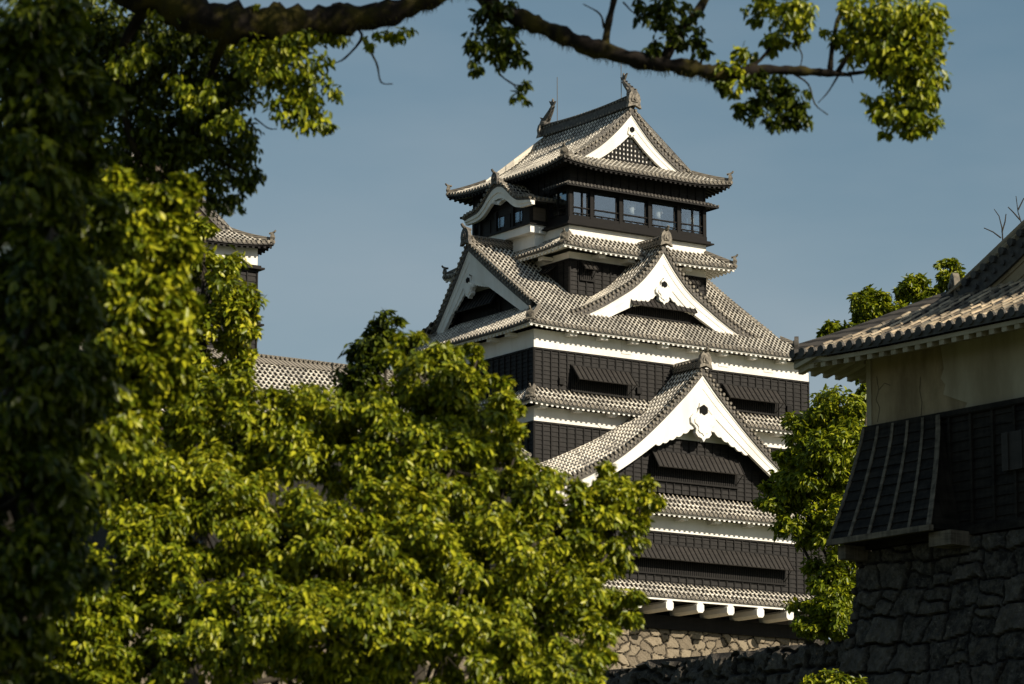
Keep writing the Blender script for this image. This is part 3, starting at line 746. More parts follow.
# curved karahafu porch on the left of the top storey
kzc = curve([(0, 48.95), (.5, 48.84), (1.0, 48.50), (1.5, 48.08), (2.0, 47.80), (2.5, 47.70), (3.0, 47.63), (3.6, 47.50)])
def kz(x): return kzc(abs(x))
KU = 3.1; KH = 3.35
fnk = leftf(KU, CV)
T = MB(); vs = []; xs = np.arange(-KH, KH + .001, .30); Tk = MB()
for i in range(len(xs) - 1):
    for (o0, h0), (o1, h1) in zip([(0, 0), (.14, 0), (.17, .06), (.22, .09), (.27, .06)], [(.14, 0), (.17, .06), (.22, .09), (.27, .06), (.3, 0)]):
        x0 = xs[i] + o0; x1 = xs[i] + o1
        for k in range(8):
            b0 = .05 - k * .3; b1 = b0 - .296; st = .02
            Tk.add([fnk(x0, b0, kz(x0) + h0 + st), fnk(x1, b0, kz(x1) + h1 + st), fnk(x1, b1, kz(x1) + h1 * .85), fnk(x0, b1, kz(x0) + h0 * .85)], [(0, 1, 2, 3)], 0,
                   [((i + o0 / .3, k + .02), (i + min(o1 / .3, .999), k + .02), (i + min(o1 / .3, .999), k + .98), (i + o0 / .3, k + .98))])
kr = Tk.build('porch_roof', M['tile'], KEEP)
B = MB(); xx = np.linspace(-KH, KH, 49)
B.strip([(x, kz(x) - .04) for x in xx], [(x, kz(x) - .16) for x in xx], fnk, .0, -2.3, 0); B.build('roof_bed', M['dark_tile'], kr)
B = MB()
def kw(x): return .44 + .24 * max(0, cos(min(abs(x), 2.0) / 2.0 * pi / 2)) - .20 * (abs(x) / KH) ** 4
B.strip([(x, kz(x) - .17) for x in xx], [(x, kz(x) - .17 - kw(x)) for x in xx], fnk, -.12, -.34)
B.strip([(x, kz(x) - .17) for x in xx], [(x, kz(x) - .17 - kw(x) * .5) for x in xx], fnk, -.05, -.125)
tri = [(-.75, kz(.75) - .17 - kw(.75) + .05), (.75, kz(.75) - .17 - kw(.75) + .05), (.45, 48.02), (.16, 47.95), (0, 47.72), (-.16, 47.95), (-.45, 48.02)]
B.prism(tri, fnk, -.14, -.30); B.build('barge_board', M['plaster'], kr)
B = MB(); x = -KH + .1
while x < KH:
    B.tube([fnk(x, .12, kz(x) + .05), fnk(x, -.3, kz(x) + .06)], .105, 8); x += .29
for sg in (-1, 1):
    b_ = 0.0
    while b_ < 1.75: B.tube([fnk(sg * (KH + .06), -b_, kz(KH) - .02), fnk(sg * (KH - .6), -b_, kz(KH - .6) + .07)], .10, 8); b_ += .29
B.build('rake_tiles', M['end_tile'], kr)
rb = MB(); rb.sweep([fnk(0, .0, kz(0) + .02), fnk(0, -1.5, kz(0) + .02)], (0, 1, 0), scaleprof(.9)); rb.build('ridge', M['ridge_tile'], kr)
o = MB(); end_ornament(o, fnk(0, .08, kz(0)), (-1, 0), .95); o.build('ridge_end_tile', M['bronze'], kr)
# porch box
pb = MB(); pb.box(3.75, 4.75, 5.65, 10.75, 46.3 - Z0, 47.25 - Z0, 0); siding(pb, leftf(3.75), 5.65, 10.75, 46.3, 47.2, bay=1.02, lap=.9, rail=False)
for x0, x1, z in ((-2.0, 2.0, 47.2), (-1.6, 1.6, 47.6), (-1.2, 1.2, 48.0)): pb.box(CV + x0, CV + x1, -.01, .02, z, z + .45, 0, leftf(3.75))
for v in (5.7, 7.35, 9.05, 10.7): pb.box(v - .09, v + .09, -.02, .14, 46.3, 47.5, 1, leftf(3.75))
pw = pb.build('porch_wall', [M['board'], M['batten']], KEEP)
pv = MB(); pv.box(3.86, 4.72, .015, .045, 46.45, 47.2, 0, front(5.65)); pv.build('side_panel', M['brown_wood'], pw)
for v0 in (6.5, 8.3):
    gq = MB(); gq.box(v0, v0 + .62, .02, .06, 46.55, 47.12, 0, leftf(3.75)); gq.build('porch_window', M['glass'], pw)
pf_ = MB(); pf_.box(3.5, 4.7, 5.4, 11.0, 46.18 - Z0, 46.295 - Z0); pf_.build('porch_floor', M['batten'], pw)
wb = MB(); wb.box(3.62, 4.74, 5.55, 10.85, 45.72 - Z0, 46.176 - Z0); wb.box(4.1, 4.74, 5.8, 10.6, 45.0 - Z0, 45.718 - Z0); wb.build('bracket', M['plaster'], pw)

# visitors inside the lookout room
def person(u, v, rz, label, arm=0.0, h=1.65):
    p = np.array([KC[0], KC[1], 0]) + dr * u + dl * v
    root = empty('person', (p[0], p[1], 46.305), YAW + rz, label, 'person', 'visitors in the lookout room')
    vs = [(0, 0, .92), (0, 0, 1.12), (0, .0, 1.34), (0, .01, 1.46), (0, -.01, 1.58), (.09, 0, .88), (.10, -.01, .48), (.10, .02, .07), (.10, -.14, .04), (-.09, 0, .88), (-.10, -.01, .48), (-.10, .02, .07), (-.10, -.14, .04),
          (.19, 0, 1.38), (.25, -.02, 1.12), (.20, -.18, 1.12 + arm), (-.19, 0, 1.38), (-.25, -.02, 1.12), (-.20, -.18, 1.12 + arm * .5)]
    es = [(0, 1), (1, 2), (2, 3), (3, 4), (0, 5), (5, 6), (6, 7), (7, 8), (0, 9), (9, 10), (10, 11), (11, 12), (2, 13), (13, 14), (14, 15), (2, 16), (16, 17), (17, 18)]
    rd = [.15, .14, .15, .06, .10, .085, .06, .045, .04, .085, .06, .045, .04, .06, .045, .035, .06, .045, .035]
    me = bpy.data.meshes.new('body'); me.from_pydata([tuple(c * h / 1.68 for c in q) for q in vs], es, []); me.materials.append(M['skin'])
    o = bpy.data.objects.new('body', me); COL.objects.link(o); o.parent = root
    sk = o.modifiers.new('skin', 'SKIN'); sk.use_smooth_shade = True
    sv = me.skin_vertices[0].data
    for i, q in enumerate(rd): sv[i].radius = (q, q * .8)
    sv[0].use_root = True
    su = o.modifiers.new('sub', 'SUBSURF'); su.levels = 1; su.render_levels = 2
    s = MB(); s.tube([(0, 0, .80), (0, 0, 1.0), (0, 0, 1.28), (0, 0, 1.40), (0, 0, 1.44)], [.185, .175, .19, .15, .08], 12)
    for sg in (1, -1): s.tube([(sg * .15, 0, 1.39), (sg * .21, 0, 1.34), (sg * .255, -.02, 1.12)], [.085, .08, .07], 8)
    s.build('shirt', M['shirt'], root, smooth=True)
    s = MB()
    for sg in (1, -1): s.tube([(sg * .08, 0, .92), (sg * .10, -.01, .48), (sg * .10, .02, .10)], [.115, .085, .07], 8)
    s.build('trousers', M['trouser'], root, smooth=True)
    s = MB(); s.tube([(0, .03, 1.52), (0, .03, 1.60), (0, .015, 1.67), (0, .01, 1.70)], [.09, .105, .085, .03], 10); s.build('hair', M['hair'], root, smooth=True)
person(9.35, 3.72, 0.1, 'person in a white shirt with raised hand behind the middle lookout window', .35)
person(11.25, 3.75, -.4, 'person in a white shirt behind the fourth lookout window from the left', .1, 1.6)
person(13.7, 3.8, .6, 'person in a white shirt behind the last lookout window at the right corner', .0, 1.62)

# ---------------------------------------------------------------- stone walls
def voro(a, c, sx, sz, seed):
    """F1, F2 and cell id on jittered grid, a,c arrays"""
    ga = np.floor(a / sx); gc = np.floor(c / sz)
    f1 = np.full(a.shape, 9e9); f2 = np.full(a.shape, 9e9); cid = np.zeros(a.shape)
    def h(i, j, k): 
        x = np.sin(i * 127.1 + j * 311.7 + k * 74.7 + seed * 13.7) * 43758.5453; return x - np.floor(x)
    for di in (-2, -1, 0, 1, 2):
        for dj in (-2, -1, 0, 1, 2):
            i = ga + di; j = gc + dj
            pa = (i + .5 + (h(i, j, 1) - .5) * .85 + (j % 2) * .5) * sx; pc = (j + .5 + (h(i, j, 2) - .5) * .7) * sz
            w = .75 + .6 * h(i, j, 5)
            d = np.maximum(np.abs(a - pa) / sx * .9, np.abs(c - pc) / sz * .9) * .72 + np.sqrt(((a - pa) / sx) ** 2 + ((c - pc) / sz) ** 2) * .28
            d = d * w
            m = d < f1
            f2 = np.where(m, f1, np.minimum(f2, d)); cid = np.where(m, h(i, j, 3), cid); f1 = np.where(m, d, f1)
    return f1, f2, cid

def vnoise(x, y, seed):
    xi = np.floor(x); yi = np.floor(y); fx = x - xi; fy = y - yi; fx = fx * fx * (3 - 2 * fx); fy = fy * fy * (3 - 2 * fy)
    def h(i, j): 
        q = np.sin(i * 127.1 + j * 311.7 + seed * 17.3) * 43758.5453; return q - np.floor(q)
    return (h(xi, yi) * (1 - fx) + h(xi + 1, yi) * fx) * (1 - fy) + (h(xi, yi + 1) * (1 - fx) + h(xi + 1, yi + 1) * fx) * fy
def fbm(x, y, seed, octs=5):
    r = 0; a = .5
    for k in range(octs): r = r + a * (vnoise(x, y, seed + k) - .5); x = x * 2.1 + 3.7; y = y * 2.1 + 1.3; a *= .55
    return r
def blocks(a, c, sx, sz, seed):
    """roughly squared blocks in wavering courses: distance to the joint (m) and a random tone per block"""
    def h(i, j, k): 
        x = np.sin(i * 127.1 + j * 311.7 + k * 74.7 + seed * 13.7) * 43758.5453; return x - np.floor(x)
    c2 = c + .42 * sz * fbm(a / sx * .8, c * 0 + seed, seed, 3) * 2 + .10 * fbm(a * 3, c * 3, seed + 9, 3); a2 = a + .12 * fbm(a * 2.5, c * 2.5, seed + 5, 3)
    r = np.floor(c2 / sz); best = None
    bot = r * sz; dc = np.minimum(c2 - bot, bot + sz - c2)
    q = a2 / sx + .5 * (r % 2) + h(r, 0, 8) ; k = np.floor(q)
    sl = (c2 - bot - sz / 2)
    def edge(kk): return kk + (h(r, kk, 1) - .5) * .62 + sl / sx * (h(r, kk, 4) - .5) * .9
    k = np.where(q < edge(k), k - 1, np.where(q >= edge(k + 1), k + 1, k))
    da = np.minimum(q - edge(k), edge(k + 1) - q) * sx
    tone = h(r, k, 3); d = np.minimum(da, dc)
    split = h(r, k, 6) < .28
    mid = bot + sz * (.42 + .2 * h(r, k, 7)) + (q - k - .5) * .12
    d = np.where(split, np.minimum(d, np.abs(c2 - mid)), d); tone = np.where(split & (c2 > mid), (tone * 1.7 + .3) % 1.0, tone)
    return np.maximum(d, 0), tone

def rampart(name, label, fn, a0, a1, c0, c1, res, sx, sz, batter, amp, material, seed, loc, rz, rough_top=0.0, thick=6.0, group=None, zfloor=None, jw=.08, rough=.02, block=False):
    na = int((a1 - a0) / res) + 1; nc = int((c1 - c0) / res) + 1
    A, Cc = np.meshgrid(np.linspace(a0, a1, na), np.linspace(c0, c1, nc))
    wa = A + .10 * sx * np.sin(Cc * 3.1 / sz + A * 1.3) ; wc = Cc + .10 * sz * np.sin(A * 2.7 / sx)
    f1, f2, cid = voro(wa, wc, sx, sz, seed)
    if block:
        dd, cid = blocks(A, Cc, sx, sz, seed); f1 = dd * 0; f2 = dd * 1.6
    e = np.clip((f2 - f1) / (jw * (1.25 if block else 2.0)), 0, 1); e = e * e * (3 - 2 * e)
    lump = np.sin(A * 5.1 / sx + cid * 20) * np.sin(Cc * 4.3 / sz + cid * 33)
    B = batter(Cc) + amp * (e * .75 + e * (cid - .5) * .7 + .12 * e * lump + .10 * e * np.sin(A * 17 / sx + cid * 9) * np.sin(Cc * 15 / sz) + .16 * e * (A * np.cos(cid * 40) / sx - np.floor(A / sx) * np.cos(cid * 40)) * .5 + rough * e * np.random.default_rng(seed).normal(size=A.shape) + .70 * e * fbm(A * 3.0, Cc * 3.0, seed, 6) )
    Ctop = Cc.copy()
    if rough_top:
        fr = np.clip((Cc - (c1 - 1.2)) / 1.2, 0, 1)
        Ctop = Cc + fr * rough_top * (np.sin(A * 1.9) * .4 + np.sin(A * 4.7 + 1) * .3 + np.sin(A * 11.0 + 2) * .25 + (np.floor(np.sin(A * 3.3) * 2) * .2))
    vs = [fn(a, b, c) for a, b, c in zip(A.ravel(), B.ravel(), Ctop.ravel())]
    fs = [(i * na + j, i * na + j + 1, (i + 1) * na + j + 1, (i + 1) * na + j) for i in range(nc - 1) for j in range(na - 1)]
    tone = list(cid.ravel()); jn = list((1 - np.clip((f2 - f1) / jw, 0, 1)).ravel())
    # top, ends and back make it a solid mass
    o = len(vs)
    bt = float(batter(np.array([c1]))[0]); bb = float(batter(np.array([zfloor if zfloor is not None else c0]))[0])
    zf = c0 if zfloor is None else zfloor
    nseg = 8
    topi = [(nc - 1) * na + j for j in range(na)]
    vs += [fn(a0, -thick, c1), fn(a1, -thick, c1), fn(a0, -thick, zf), fn(a1, -thick, zf), fn(a0, bb, zf), fn(a1, bb, zf)]
    tone += [.5] * 6; jn += [0] * 6
    fs += [tuple(topi[::1] + [o + 1, o])]
    fs += [(o, o + 1, o + 3, o + 2)]
    left = [i * na for i in range(nc)]; right = [i * na + na - 1 for i in range(nc)]
    fs += [tuple([o + 4] + left + [o, o + 2]), tuple([o + 5] + right + [o + 1, o + 3])]
    fs += [tuple([o + 5, o + 4] + [j for j in range(na)])]
    me = bpy.data.meshes.new(name); me.from_pydata(vs, [], fs); me.materials.append(material)
    for nm, dat in (('stone_tone', tone), ('joint', jn)):
        at_ = me.attributes.new(nm, 'FLOAT', 'POINT'); at_.data.foreach_set('value', dat)
    me.update()
    ob = bpy.data.objects.new(name, me); COL.objects.link(ob); ob.location = loc; ob.rotation_euler = (0, 0, rz)
    return tag(ob, label, 'stone wall', group)

KB = (KC[0], KC[1], 0)
rampart('stone_rampart', 'sunlit tan stone base under the castle keep', lambda a, b, c: (a, -.05 - b, c), -7.0, 44.0, 19.6, 23.15, .06, .80, .58,
        lambda c: (23.15 - c) * .22 + ((23.15 - c) ** 2) * .012, .13, M['stone'], 3, KB, YAW, thick=19, zfloor=0.0)
# wall in shade that runs in front of it, below the turret
WL = at(720, 655.5, 125.0); ww = np.array([WL[0], WL[1], 0])
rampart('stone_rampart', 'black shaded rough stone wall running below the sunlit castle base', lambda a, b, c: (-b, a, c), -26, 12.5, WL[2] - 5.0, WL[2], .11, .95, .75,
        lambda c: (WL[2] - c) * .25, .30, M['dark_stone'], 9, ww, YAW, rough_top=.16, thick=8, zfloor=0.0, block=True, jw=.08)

# ---------------------------------------------------------------- turret on the right
TYAW = radians(37.9)
TC = at(868, 428, 77.0); TZ = 11.7
tdr = np.array([cos(TYAW), sin(TYAW), 0]); tdl = np.array([-sin(TYAW), cos(TYAW), 0])
TUR = empty('turret', (TC[0], TC[1], TZ), TYAW, 'weathered dark wooden turret with tiled roof on the right stone wall', 'turret')
def tl(a, b, c): return (-b, a, c - TZ)          # its visible side: a = along (negative is nearer), b = outward
tw = MB(); tw.box(.02, 9, -11.98, -.02, 11.72 - TZ, 14.40 - TZ, 1)
siding(tw, tl, -12, 0, 11.85, 14.40, bay=.62, lap=.22)
wl = tw.build('wall', [M['old_wood'], M['old_wood']], TUR)
b = MB(); b.box(-.0, 9.0, -12, .0, 14.41 - TZ, 15.95 - TZ); b.build('plaster_band', M['old_plaster'], wl)
b = MB()
jag = [(-12, 14.405), (-2.95, 14.405), (-3.05, 14.55), (-2.75, 14.66), (-2.35, 14.82), (-2.42, 15.02), (-2.28, 15.18), (-2.38, 15.38), (-2.30, 15.9), (-12, 15.9)]
b.prism(jag, tl, .004, .028); b.build('repaired_plaster', M['new_plaster'], wl)
b = MB(); b.box(-.14, .0, .0, .03, 14.41, 15.9, 0, tl); b.build('corner_plaster', M['new_plaster'], wl)
for pl_ in ([(-.30, 15.5), (-.36, 15.2), (-.27, 15.0), (-.38, 14.8), (-.30, 14.5)], [(-1.65, 15.3), (-1.62, 15.0), (-1.68, 14.75), (-1.64, 14.45)], [(-.36, 15.2), (-.55, 15.32), (-.72, 15.25)]):
    ck = MB(); ck.tube([tl(a, .003, c) for a, c in pl_], [.006] * len(pl_), 4); ck.build('crack', M['void'], wl)
b = MB(); b.box(-12.05, .05, -.02, .12, 14.32, 14.43, 0, tl); b.box(-12.05, .02, -.02, .16, 11.74, 11.88, 0, tl); b.build('rail', M['old_wood'], wl)
# flared stone-drop box at the far corner
def fl_pt(q, s):   # q 0..1 down, s 0..1 from far to near
    out = .10 + .82 * (q ** 1.25); z = 14.34 + (11.86 - 14.34) * q; v = (.02 + .26 * q) + s * ((-2.27 - .48 * q) - (.02 + .26 * q))
    return v, out, z
fb = MB(); K = 11
for k in range(K):
    q0, q1 = k / K, (k + 1) / K
    for s in range(5):
        s0, s1 = s / 5, (s + 1) / 5
        ps = []
        for q, s_, dv in ((q0, s0, 0), (q0, s1, 0), (q1, s1, .035), (q1, s0, .035)):
            v, o_, z = fl_pt(q, s_); ps.append(tl(v, o_ + dv, z + random.uniform(-.008, .008)))
        for q, s_ in ((q1, s1), (q1, s0)):
            v, o_, z = fl_pt(q, s_); ps.append(tl(v, o_, z))
        fb.add(ps, [(0, 1, 2, 3), (3, 2, 4, 5)], 0)
for s_ in (0, 1):
    pts = [fl_pt(k / 8, s_) for k in range(9)]
    fb.strip([(p[1], p[2]) for p in pts], [(0, p[2]) for p in pts], lambda a, b, c, s_=s_: tl(fl_pt((14.34 - c) / 2.48, s_)[0] + b, a, c), -.01, .01, 0)
fb.box(-2.7, .25, .0, .88, 11.84, 11.86, 0, tl)
fo = fb.build('stone_drop', M['old_wood'], TUR)
rb = MB()
for i in range(6):
    s = i / 5; pts = [];
    for k in range(9):
        v, o_, z = fl_pt(k / 8, s); pts.append(np.array(tl(v, o_ + .03, z)))
    w = .07 if i == 5 else .04
    rb.sweep(pts, (0, 1, 0), [(-w, -.04), (w, -.04), (w, .05), (-w, .05)])
rb.sweep([np.array(tl(.32, .93, 11.86)), np.array(tl(-2.82, .93, 11.86))], (1, 0, 0), [(-.06, -.06), (.06, -.06), (.06, .06), (-.06, .06)])
rb.build('batten', M['grey_wood'], fo)
bb = MB(); bb.box(-3.15, -2.5, .0, .70, 11.50, 11.80, 0, tl); bb.build('support_beam', M['grey_wood'], fo)
bb = MB(); bb.box(-.02, .22, .0, .75, 11.50, 11.80, 0, tl); bb.build('support_beam', M['grey_wood'], fo)
wd = MB(); wd.box(-6.2, -4.12, .07, .14, 12.95, 13.75, 0, tl)
for v in (-4.3, -4.7, -5.1, -5.5, -5.9): wd.box(v - .03, v + .03, .14, .17, 12.95, 13.75, 0, tl)
wd.build('shutter', M['shutter'], TUR)
# roof
TP = curve([(0, 15.92), (1.0, 16.40), (2.2, 17.05), (4.0, 17.85), (7.2, 19.7)])
TPz = lambda t: TP(t) - TZ
T = MB(); D = MB(); E = MB()
EU, EV0, EV1 = -1.25, 1.05, -13.05; LT = EV0 - EV1
up_t = slope(T, D, (EU, EV1), (0, 1), (1, 0), LT, lambda s: min(2.75, s, LT - s), TPz, pitch=.30, up=.10, capr=.105, wobble=.016)
# far and near main slopes with the gable end set in
GT = 2.35
slope(T, D, (EU, EV0), (1, 0), (0, -1), 11.2, lambda s: s if s < GT else 7.05, TPz, pitch=.30, up=.06, capr=.115, wobble=.01)
slope(T, D, (EU, EV1), (1, 0), (0, 1), 11.2, lambda s: s if s < GT else 7.05, TPz, pitch=.30, up=.06, capr=.115, wobble=.01)
eave(E, (EU, EV1), (0, 1), (1, 0), LT, 1.2, TPz, up_t, True, trim=1, spacing=.36, drop=.16)
eave(E, (EU, EV0), (1, 0), (0, -1), 11.2, 1.0, TPz, lambda s, t: 0, True, trim=0, spacing=.36, drop=.16)
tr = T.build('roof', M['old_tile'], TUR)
D.build('eave_tiles', [M['old_end'], M['old_end']], tr); E.build('eave', M['new_plaster'], tr)
for c, dv in (((EU, EV0), (1, -1)), ((EU, EV1), (1, 1))):
    b1 = MB(); o1 = MB(); hip(b1, o1, c, dv, GT + .3, TPz, .10, k=.52, nseg=10, big=.5, tip=False)
    b1.build('hip_ridge', M['old_ridge'], tr); o1.build('corner_ornament', M['dark_tile'], tr)
fn = lambda a, b, c: (EU + GT - b, (EV0 + EV1) / 2 + a, c - TZ)
hw = (EV0 - EV1) / 2
gw = gable(TUR, fn, lambda x: TP(min(hw - abs(x), 7.05)), hw - 2.75, 0, .7, 16.3, None, 0, curve([(0, .9), (4, .62), (6, .5)]), pend=0, old=True)
rdg = MB(); rdg.sweep([(EU + GT, (EV0 + EV1) / 2, TP(7.05) - TZ), (9.9, (EV0 + EV1) / 2, TP(7.05) - TZ)], (0, 1, 0), scaleprof(1.2, 1.3)); rdg.build('ridge', M['old_ridge'], tr)
# cap of the hip where it meets the gable
ob_ = MB(); end_ornament(ob_, (EU + GT + .2, EV0 - GT - .15, TP(GT) - TZ + .12), (-1, .6), .75, tip=False); ob_.build('hip_end_tile', M['old_tile'], tr)

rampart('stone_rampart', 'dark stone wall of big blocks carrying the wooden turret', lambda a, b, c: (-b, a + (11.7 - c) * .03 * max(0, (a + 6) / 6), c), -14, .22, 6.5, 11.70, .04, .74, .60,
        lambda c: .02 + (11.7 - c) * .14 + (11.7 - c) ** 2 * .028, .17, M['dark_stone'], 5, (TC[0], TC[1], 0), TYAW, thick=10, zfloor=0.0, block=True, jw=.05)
# ---------------------------------------------------------------- small keep and long roofed building on the left
def sub_frame(u, v, z): 
    p = np.array([KC[0], KC[1], 0]) + dr * u + dl * v; return (p[0], p[1], z)
SK = empty('small_keep', sub_frame(-16.1, 2.33, 23.0), YAW, 'small black castle tower with grey tiled roof half hidden by trees on the left', 'castle tower')
fS = lambda a, b, c: (a, -b, c - 23.0)
fR = lambda a, b, c: (b, a, c - 23.0)
w = MB(); w.box(-11.98, -.02, .02, 7.98, 0, 41.0 - 23, 1)
siding(w, fS, -12, 0, 24, 40.55, bay=.6, lap=.3); siding(w, fR, 0, 8, 24, 40.55, bay=.6, lap=.3)
for z in (37.6, 40.6): w.box(-12.3, .32, -.32, 8.3, z - 23, z + .10 - 23, 1); w.box(-12.18, .18, -.18, 8.2, z + .10 - 23, z + .22 - 23, 1)
wo_ = w.build('wall', [M['board'], M['batten']], SK)
b = MB(); b.box(-12.03, .03, -.03, 8.03, 40.83 - 23, 41.75 - 23); b.build('plaster_band', M['plaster'], wo_)
PS = curve([(0, 41.75), (1.4, 42.5), (3.0, 43.6), (5.4, 45.7), (6.6, 46.9)]); pS = lambda t: PS(t) - 23
T = MB(); D = MB(); E = MB()
a0, a1, b0, b1 = -12.6, .62, -.75, 8.9
tmS = lambda Lx: (lambda s: min(s, Lx - s) if min(s, Lx - s) < 1.5 else 6.6)
tmF = lambda Lx: (lambda s: min(2.4, s, Lx - s))
for org, e, d, Lx, tmx in (((a0, b0), (0, 1), (1, 0), 9.65, tmS(9.65)), ((a1, b0), (0, 1), (-1, 0), 9.65, tmS(9.65)), ((a0, b0), (1, 0), (0, 1), 13.22, tmF(13.22)), ((a0, b1), (1, 0), (0, -1), 13.22, tmF(13.22))):
    u = slope(T, D, org, e, d, Lx, tmx, pS, up=.28); eave(E, org, e, d, Lx, .9, pS, u, True, trim=1)
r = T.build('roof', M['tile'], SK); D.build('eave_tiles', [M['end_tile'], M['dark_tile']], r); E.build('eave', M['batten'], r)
for c, dv in (((a0, b0), (1, 1)), ((a1, b0), (-1, 1)), ((a0, b1), (1, -1)), ((a1, b1), (-1, -1))):
    h1 = MB(); o1 = MB(); hip(h1, o1, c, dv, 1.7, pS, .28, k=.6, big=.7, w=2.9); h1.build('hip_ridge', M['ridge_tile'], r); o1.build('corner_ornament', M['end_tile'], r)
gable(SK, lambda a, b, c: (-6 + a, b0 + 1.5 - b, c - 23.0), lambda x: PS(6.6 - abs(x)), 4.8, 0, .75, 42.2, None, 0, curve([(0, 1.1), (4, .6)]), pend=.7, plm=M['brown_wood'])
rb = MB(); rb.sweep([(-6, b0 + 1.5, 46.85 - 23), (-6, b1 - 1.5, 46.85 - 23)], (1, 0, 0), scaleprof(1.2, 1.3)); rb.build('ridge', M['ridge_tile'], r)

LG = empty('long_building', sub_frame(-32.0, -13.0, 20.0), YAW, 'long dark walled building with a broad grey tiled roof behind the trees', 'building')
w = MB(); w.box(0, 21.6, .0, 13.4, 0, 28.9 - 20); wl_ = w.build('wall', M['board'], LG)
PL = curve([(0, 29.35), (2, 30.45), (4.2, 31.9), (6.8, 33.85)]); pL = lambda t: PL(t) - 20
T = MB(); D = MB(); E = MB()
for org, e, d, sd_ in (((-1, -.2), (1, 0), (0, 1), 1), ((-1, 13.4), (1, 0), (0, -1), -1)):
    u = slope(T, D, org, e, d, 23.6, lambda s: 6.8, pL); eave(E, org, e, d, 23.6, .6, pL, u, True)
r = T.build('roof', M['tile'], LG); D.build('eave_tiles', [M['end_tile'], M['dark_tile']], r); E.build('eave', M['plaster'], r)
rb = MB(); rb.sweep([(-1, 6.6, 33.8 - 20), (22.6, 6.6, 33.8 - 20)], (0, 1, 0), scaleprof(1.1, 1.15)); rb.ridge_row((-1, 6.6, 13.8), (22.6, 6.6, 13.8), (0, 1, 0), .24, .34); rb.build('ridge', M['ridge_tile'], r)
o1 = MB(); end_ornament(o1, (22.65, 6.6, 33.8 - 20), (1, 0), 1.0); o1.build('ridge_end_tile', M['bronze'], r)
g2 = MB(); g2.prism([(.0, 28.9), (13.4, 28.9), (12.5, 29.6), (6.6, 33.4), (.6, 29.6)], lambda a, b, c: (b, a, c - 20), 21.4, 21.58); g2.build('gable_wall', M['board'], LG)
rampart('stone_rampart', 'tan stone base under the long roofed building', lambda a, b, c: (a, -b, c), -1.5, 22.2, 12.0, 20.0, .25, .8, .6, lambda c: (20 - c) * .3, .12, M['stone'], 12, sub_frame(-32.0, -13.4, 0), YAW, thick=14, zfloor=0.0)
rampart('stone_rampart', 'tan stone base under the small keep tower', lambda a, b, c: (a, -b, c), -11, 9.6, 15.0, 23.0, .3, .8, .6, lambda c: (23 - c) * .2, .12, M['stone'], 13, sub_frame(-15.75, 1.9, 0), YAW, thick=9, zfloor=0.0)

# ---------------------------------------------------------------- foliage
def leaf_mesh(name, pos, nrm, axis, size, material, parent, rng, aspect=.42):
    n = len(pos)
    side = np.cross(nrm, axis); side /= np.linalg.norm(side, axis=1)[:, None] + 1e-9
    L_ = size[:, None]; Wd = L_ * aspect; fold = rng.uniform(.05, .35, n)[:, None]; curl = rng.uniform(-.05, .28, n)[:, None]
    b = pos; r1 = pos + axis * L_ * .33 + side * Wd * .5 + nrm * Wd * fold; r2 = pos + axis * L_ * .70 + side * Wd * .40 + nrm * (Wd * fold * .8 - L_ * curl * .3)
    t = pos + axis * L_ - nrm * L_ * curl
    l1 = pos + axis * L_ * .33 - side * Wd * .5 + nrm * Wd * fold; l2 = pos + axis * L_ * .70 - side * Wd * .40 + nrm * (Wd * fold * .8 - L_ * curl * .3)
    V = np.stack([b, r1, r2, t, l2, l1], axis=1).reshape(-1, 3).astype(np.float32)
    idx = (np.arange(n) * 6)[:, None]
    F = (idx + np.array([[0, 1, 2, 3, 0, 3, 4, 5]])).ravel().astype(np.int32)
    me = bpy.data.meshes.new(name)
    me.vertices.add(n * 6); me.vertices.foreach_set('co', V.ravel())
    me.loops.add(n * 8); me.loops.foreach_set('vertex_index', F)
    me.polygons.add(n * 2); me.polygons.foreach_set('loop_start', np.arange(n * 2, dtype=np.int32) * 4); me.polygons.foreach_set('loop_total', np.full(n * 2, 4, np.int32))
    me.materials.append(material); me.update(calc_edges=True)
    o = bpy.data.objects.new(name, me); COL.objects.link(o); o.parent = parent
    return o

def unit(a): return a / (np.linalg.norm(a, axis=-1, keepdims=True) + 1e-9)

def crown_points(blobs, n, rng, spread=.26, per=38, inner=.2, base_k=1.0):
    """blobs: centre(3), radius(3). leaves gathered in twig clumps over each blob"""
    C_ = np.array([b[0] for b in blobs]); Rr = np.array([b[1] for b in blobs])
    w = (Rr[:, 0] * Rr[:, 2]) ** 1.0; w = w / w.sum()
    P_ = []; O_ = []; tw = []
    for i in range(len(blobs)):
        ni = int(n * w[i]); k = max(4, ni // per)
        d = unit(rng.normal(size=(k, 3))); rr = np.where(rng.random(k) < inner, rng.uniform(.25, .7, k), rng.uniform(.70, 1.08, k))
        cc = C_[i] + d * rr[:, None] * Rr[i]
        tw.append((i, cc))
        which = rng.integers(0, k, ni); sz = rng.uniform(.6, 1.3, k)
        rad = spread * Rr[i].mean() * sz[which]
        off = unit(rng.normal(size=(ni, 3))) * (rng.random(ni) ** .45)[:, None] * 1.05; off[:, 2] *= .72
        P_.append(cc[which] + off * rad[:, None]); O_.append(unit(d[which] * .6 + unit(off) * .7))
    return np.concatenate(P_), np.concatenate(O_), tw

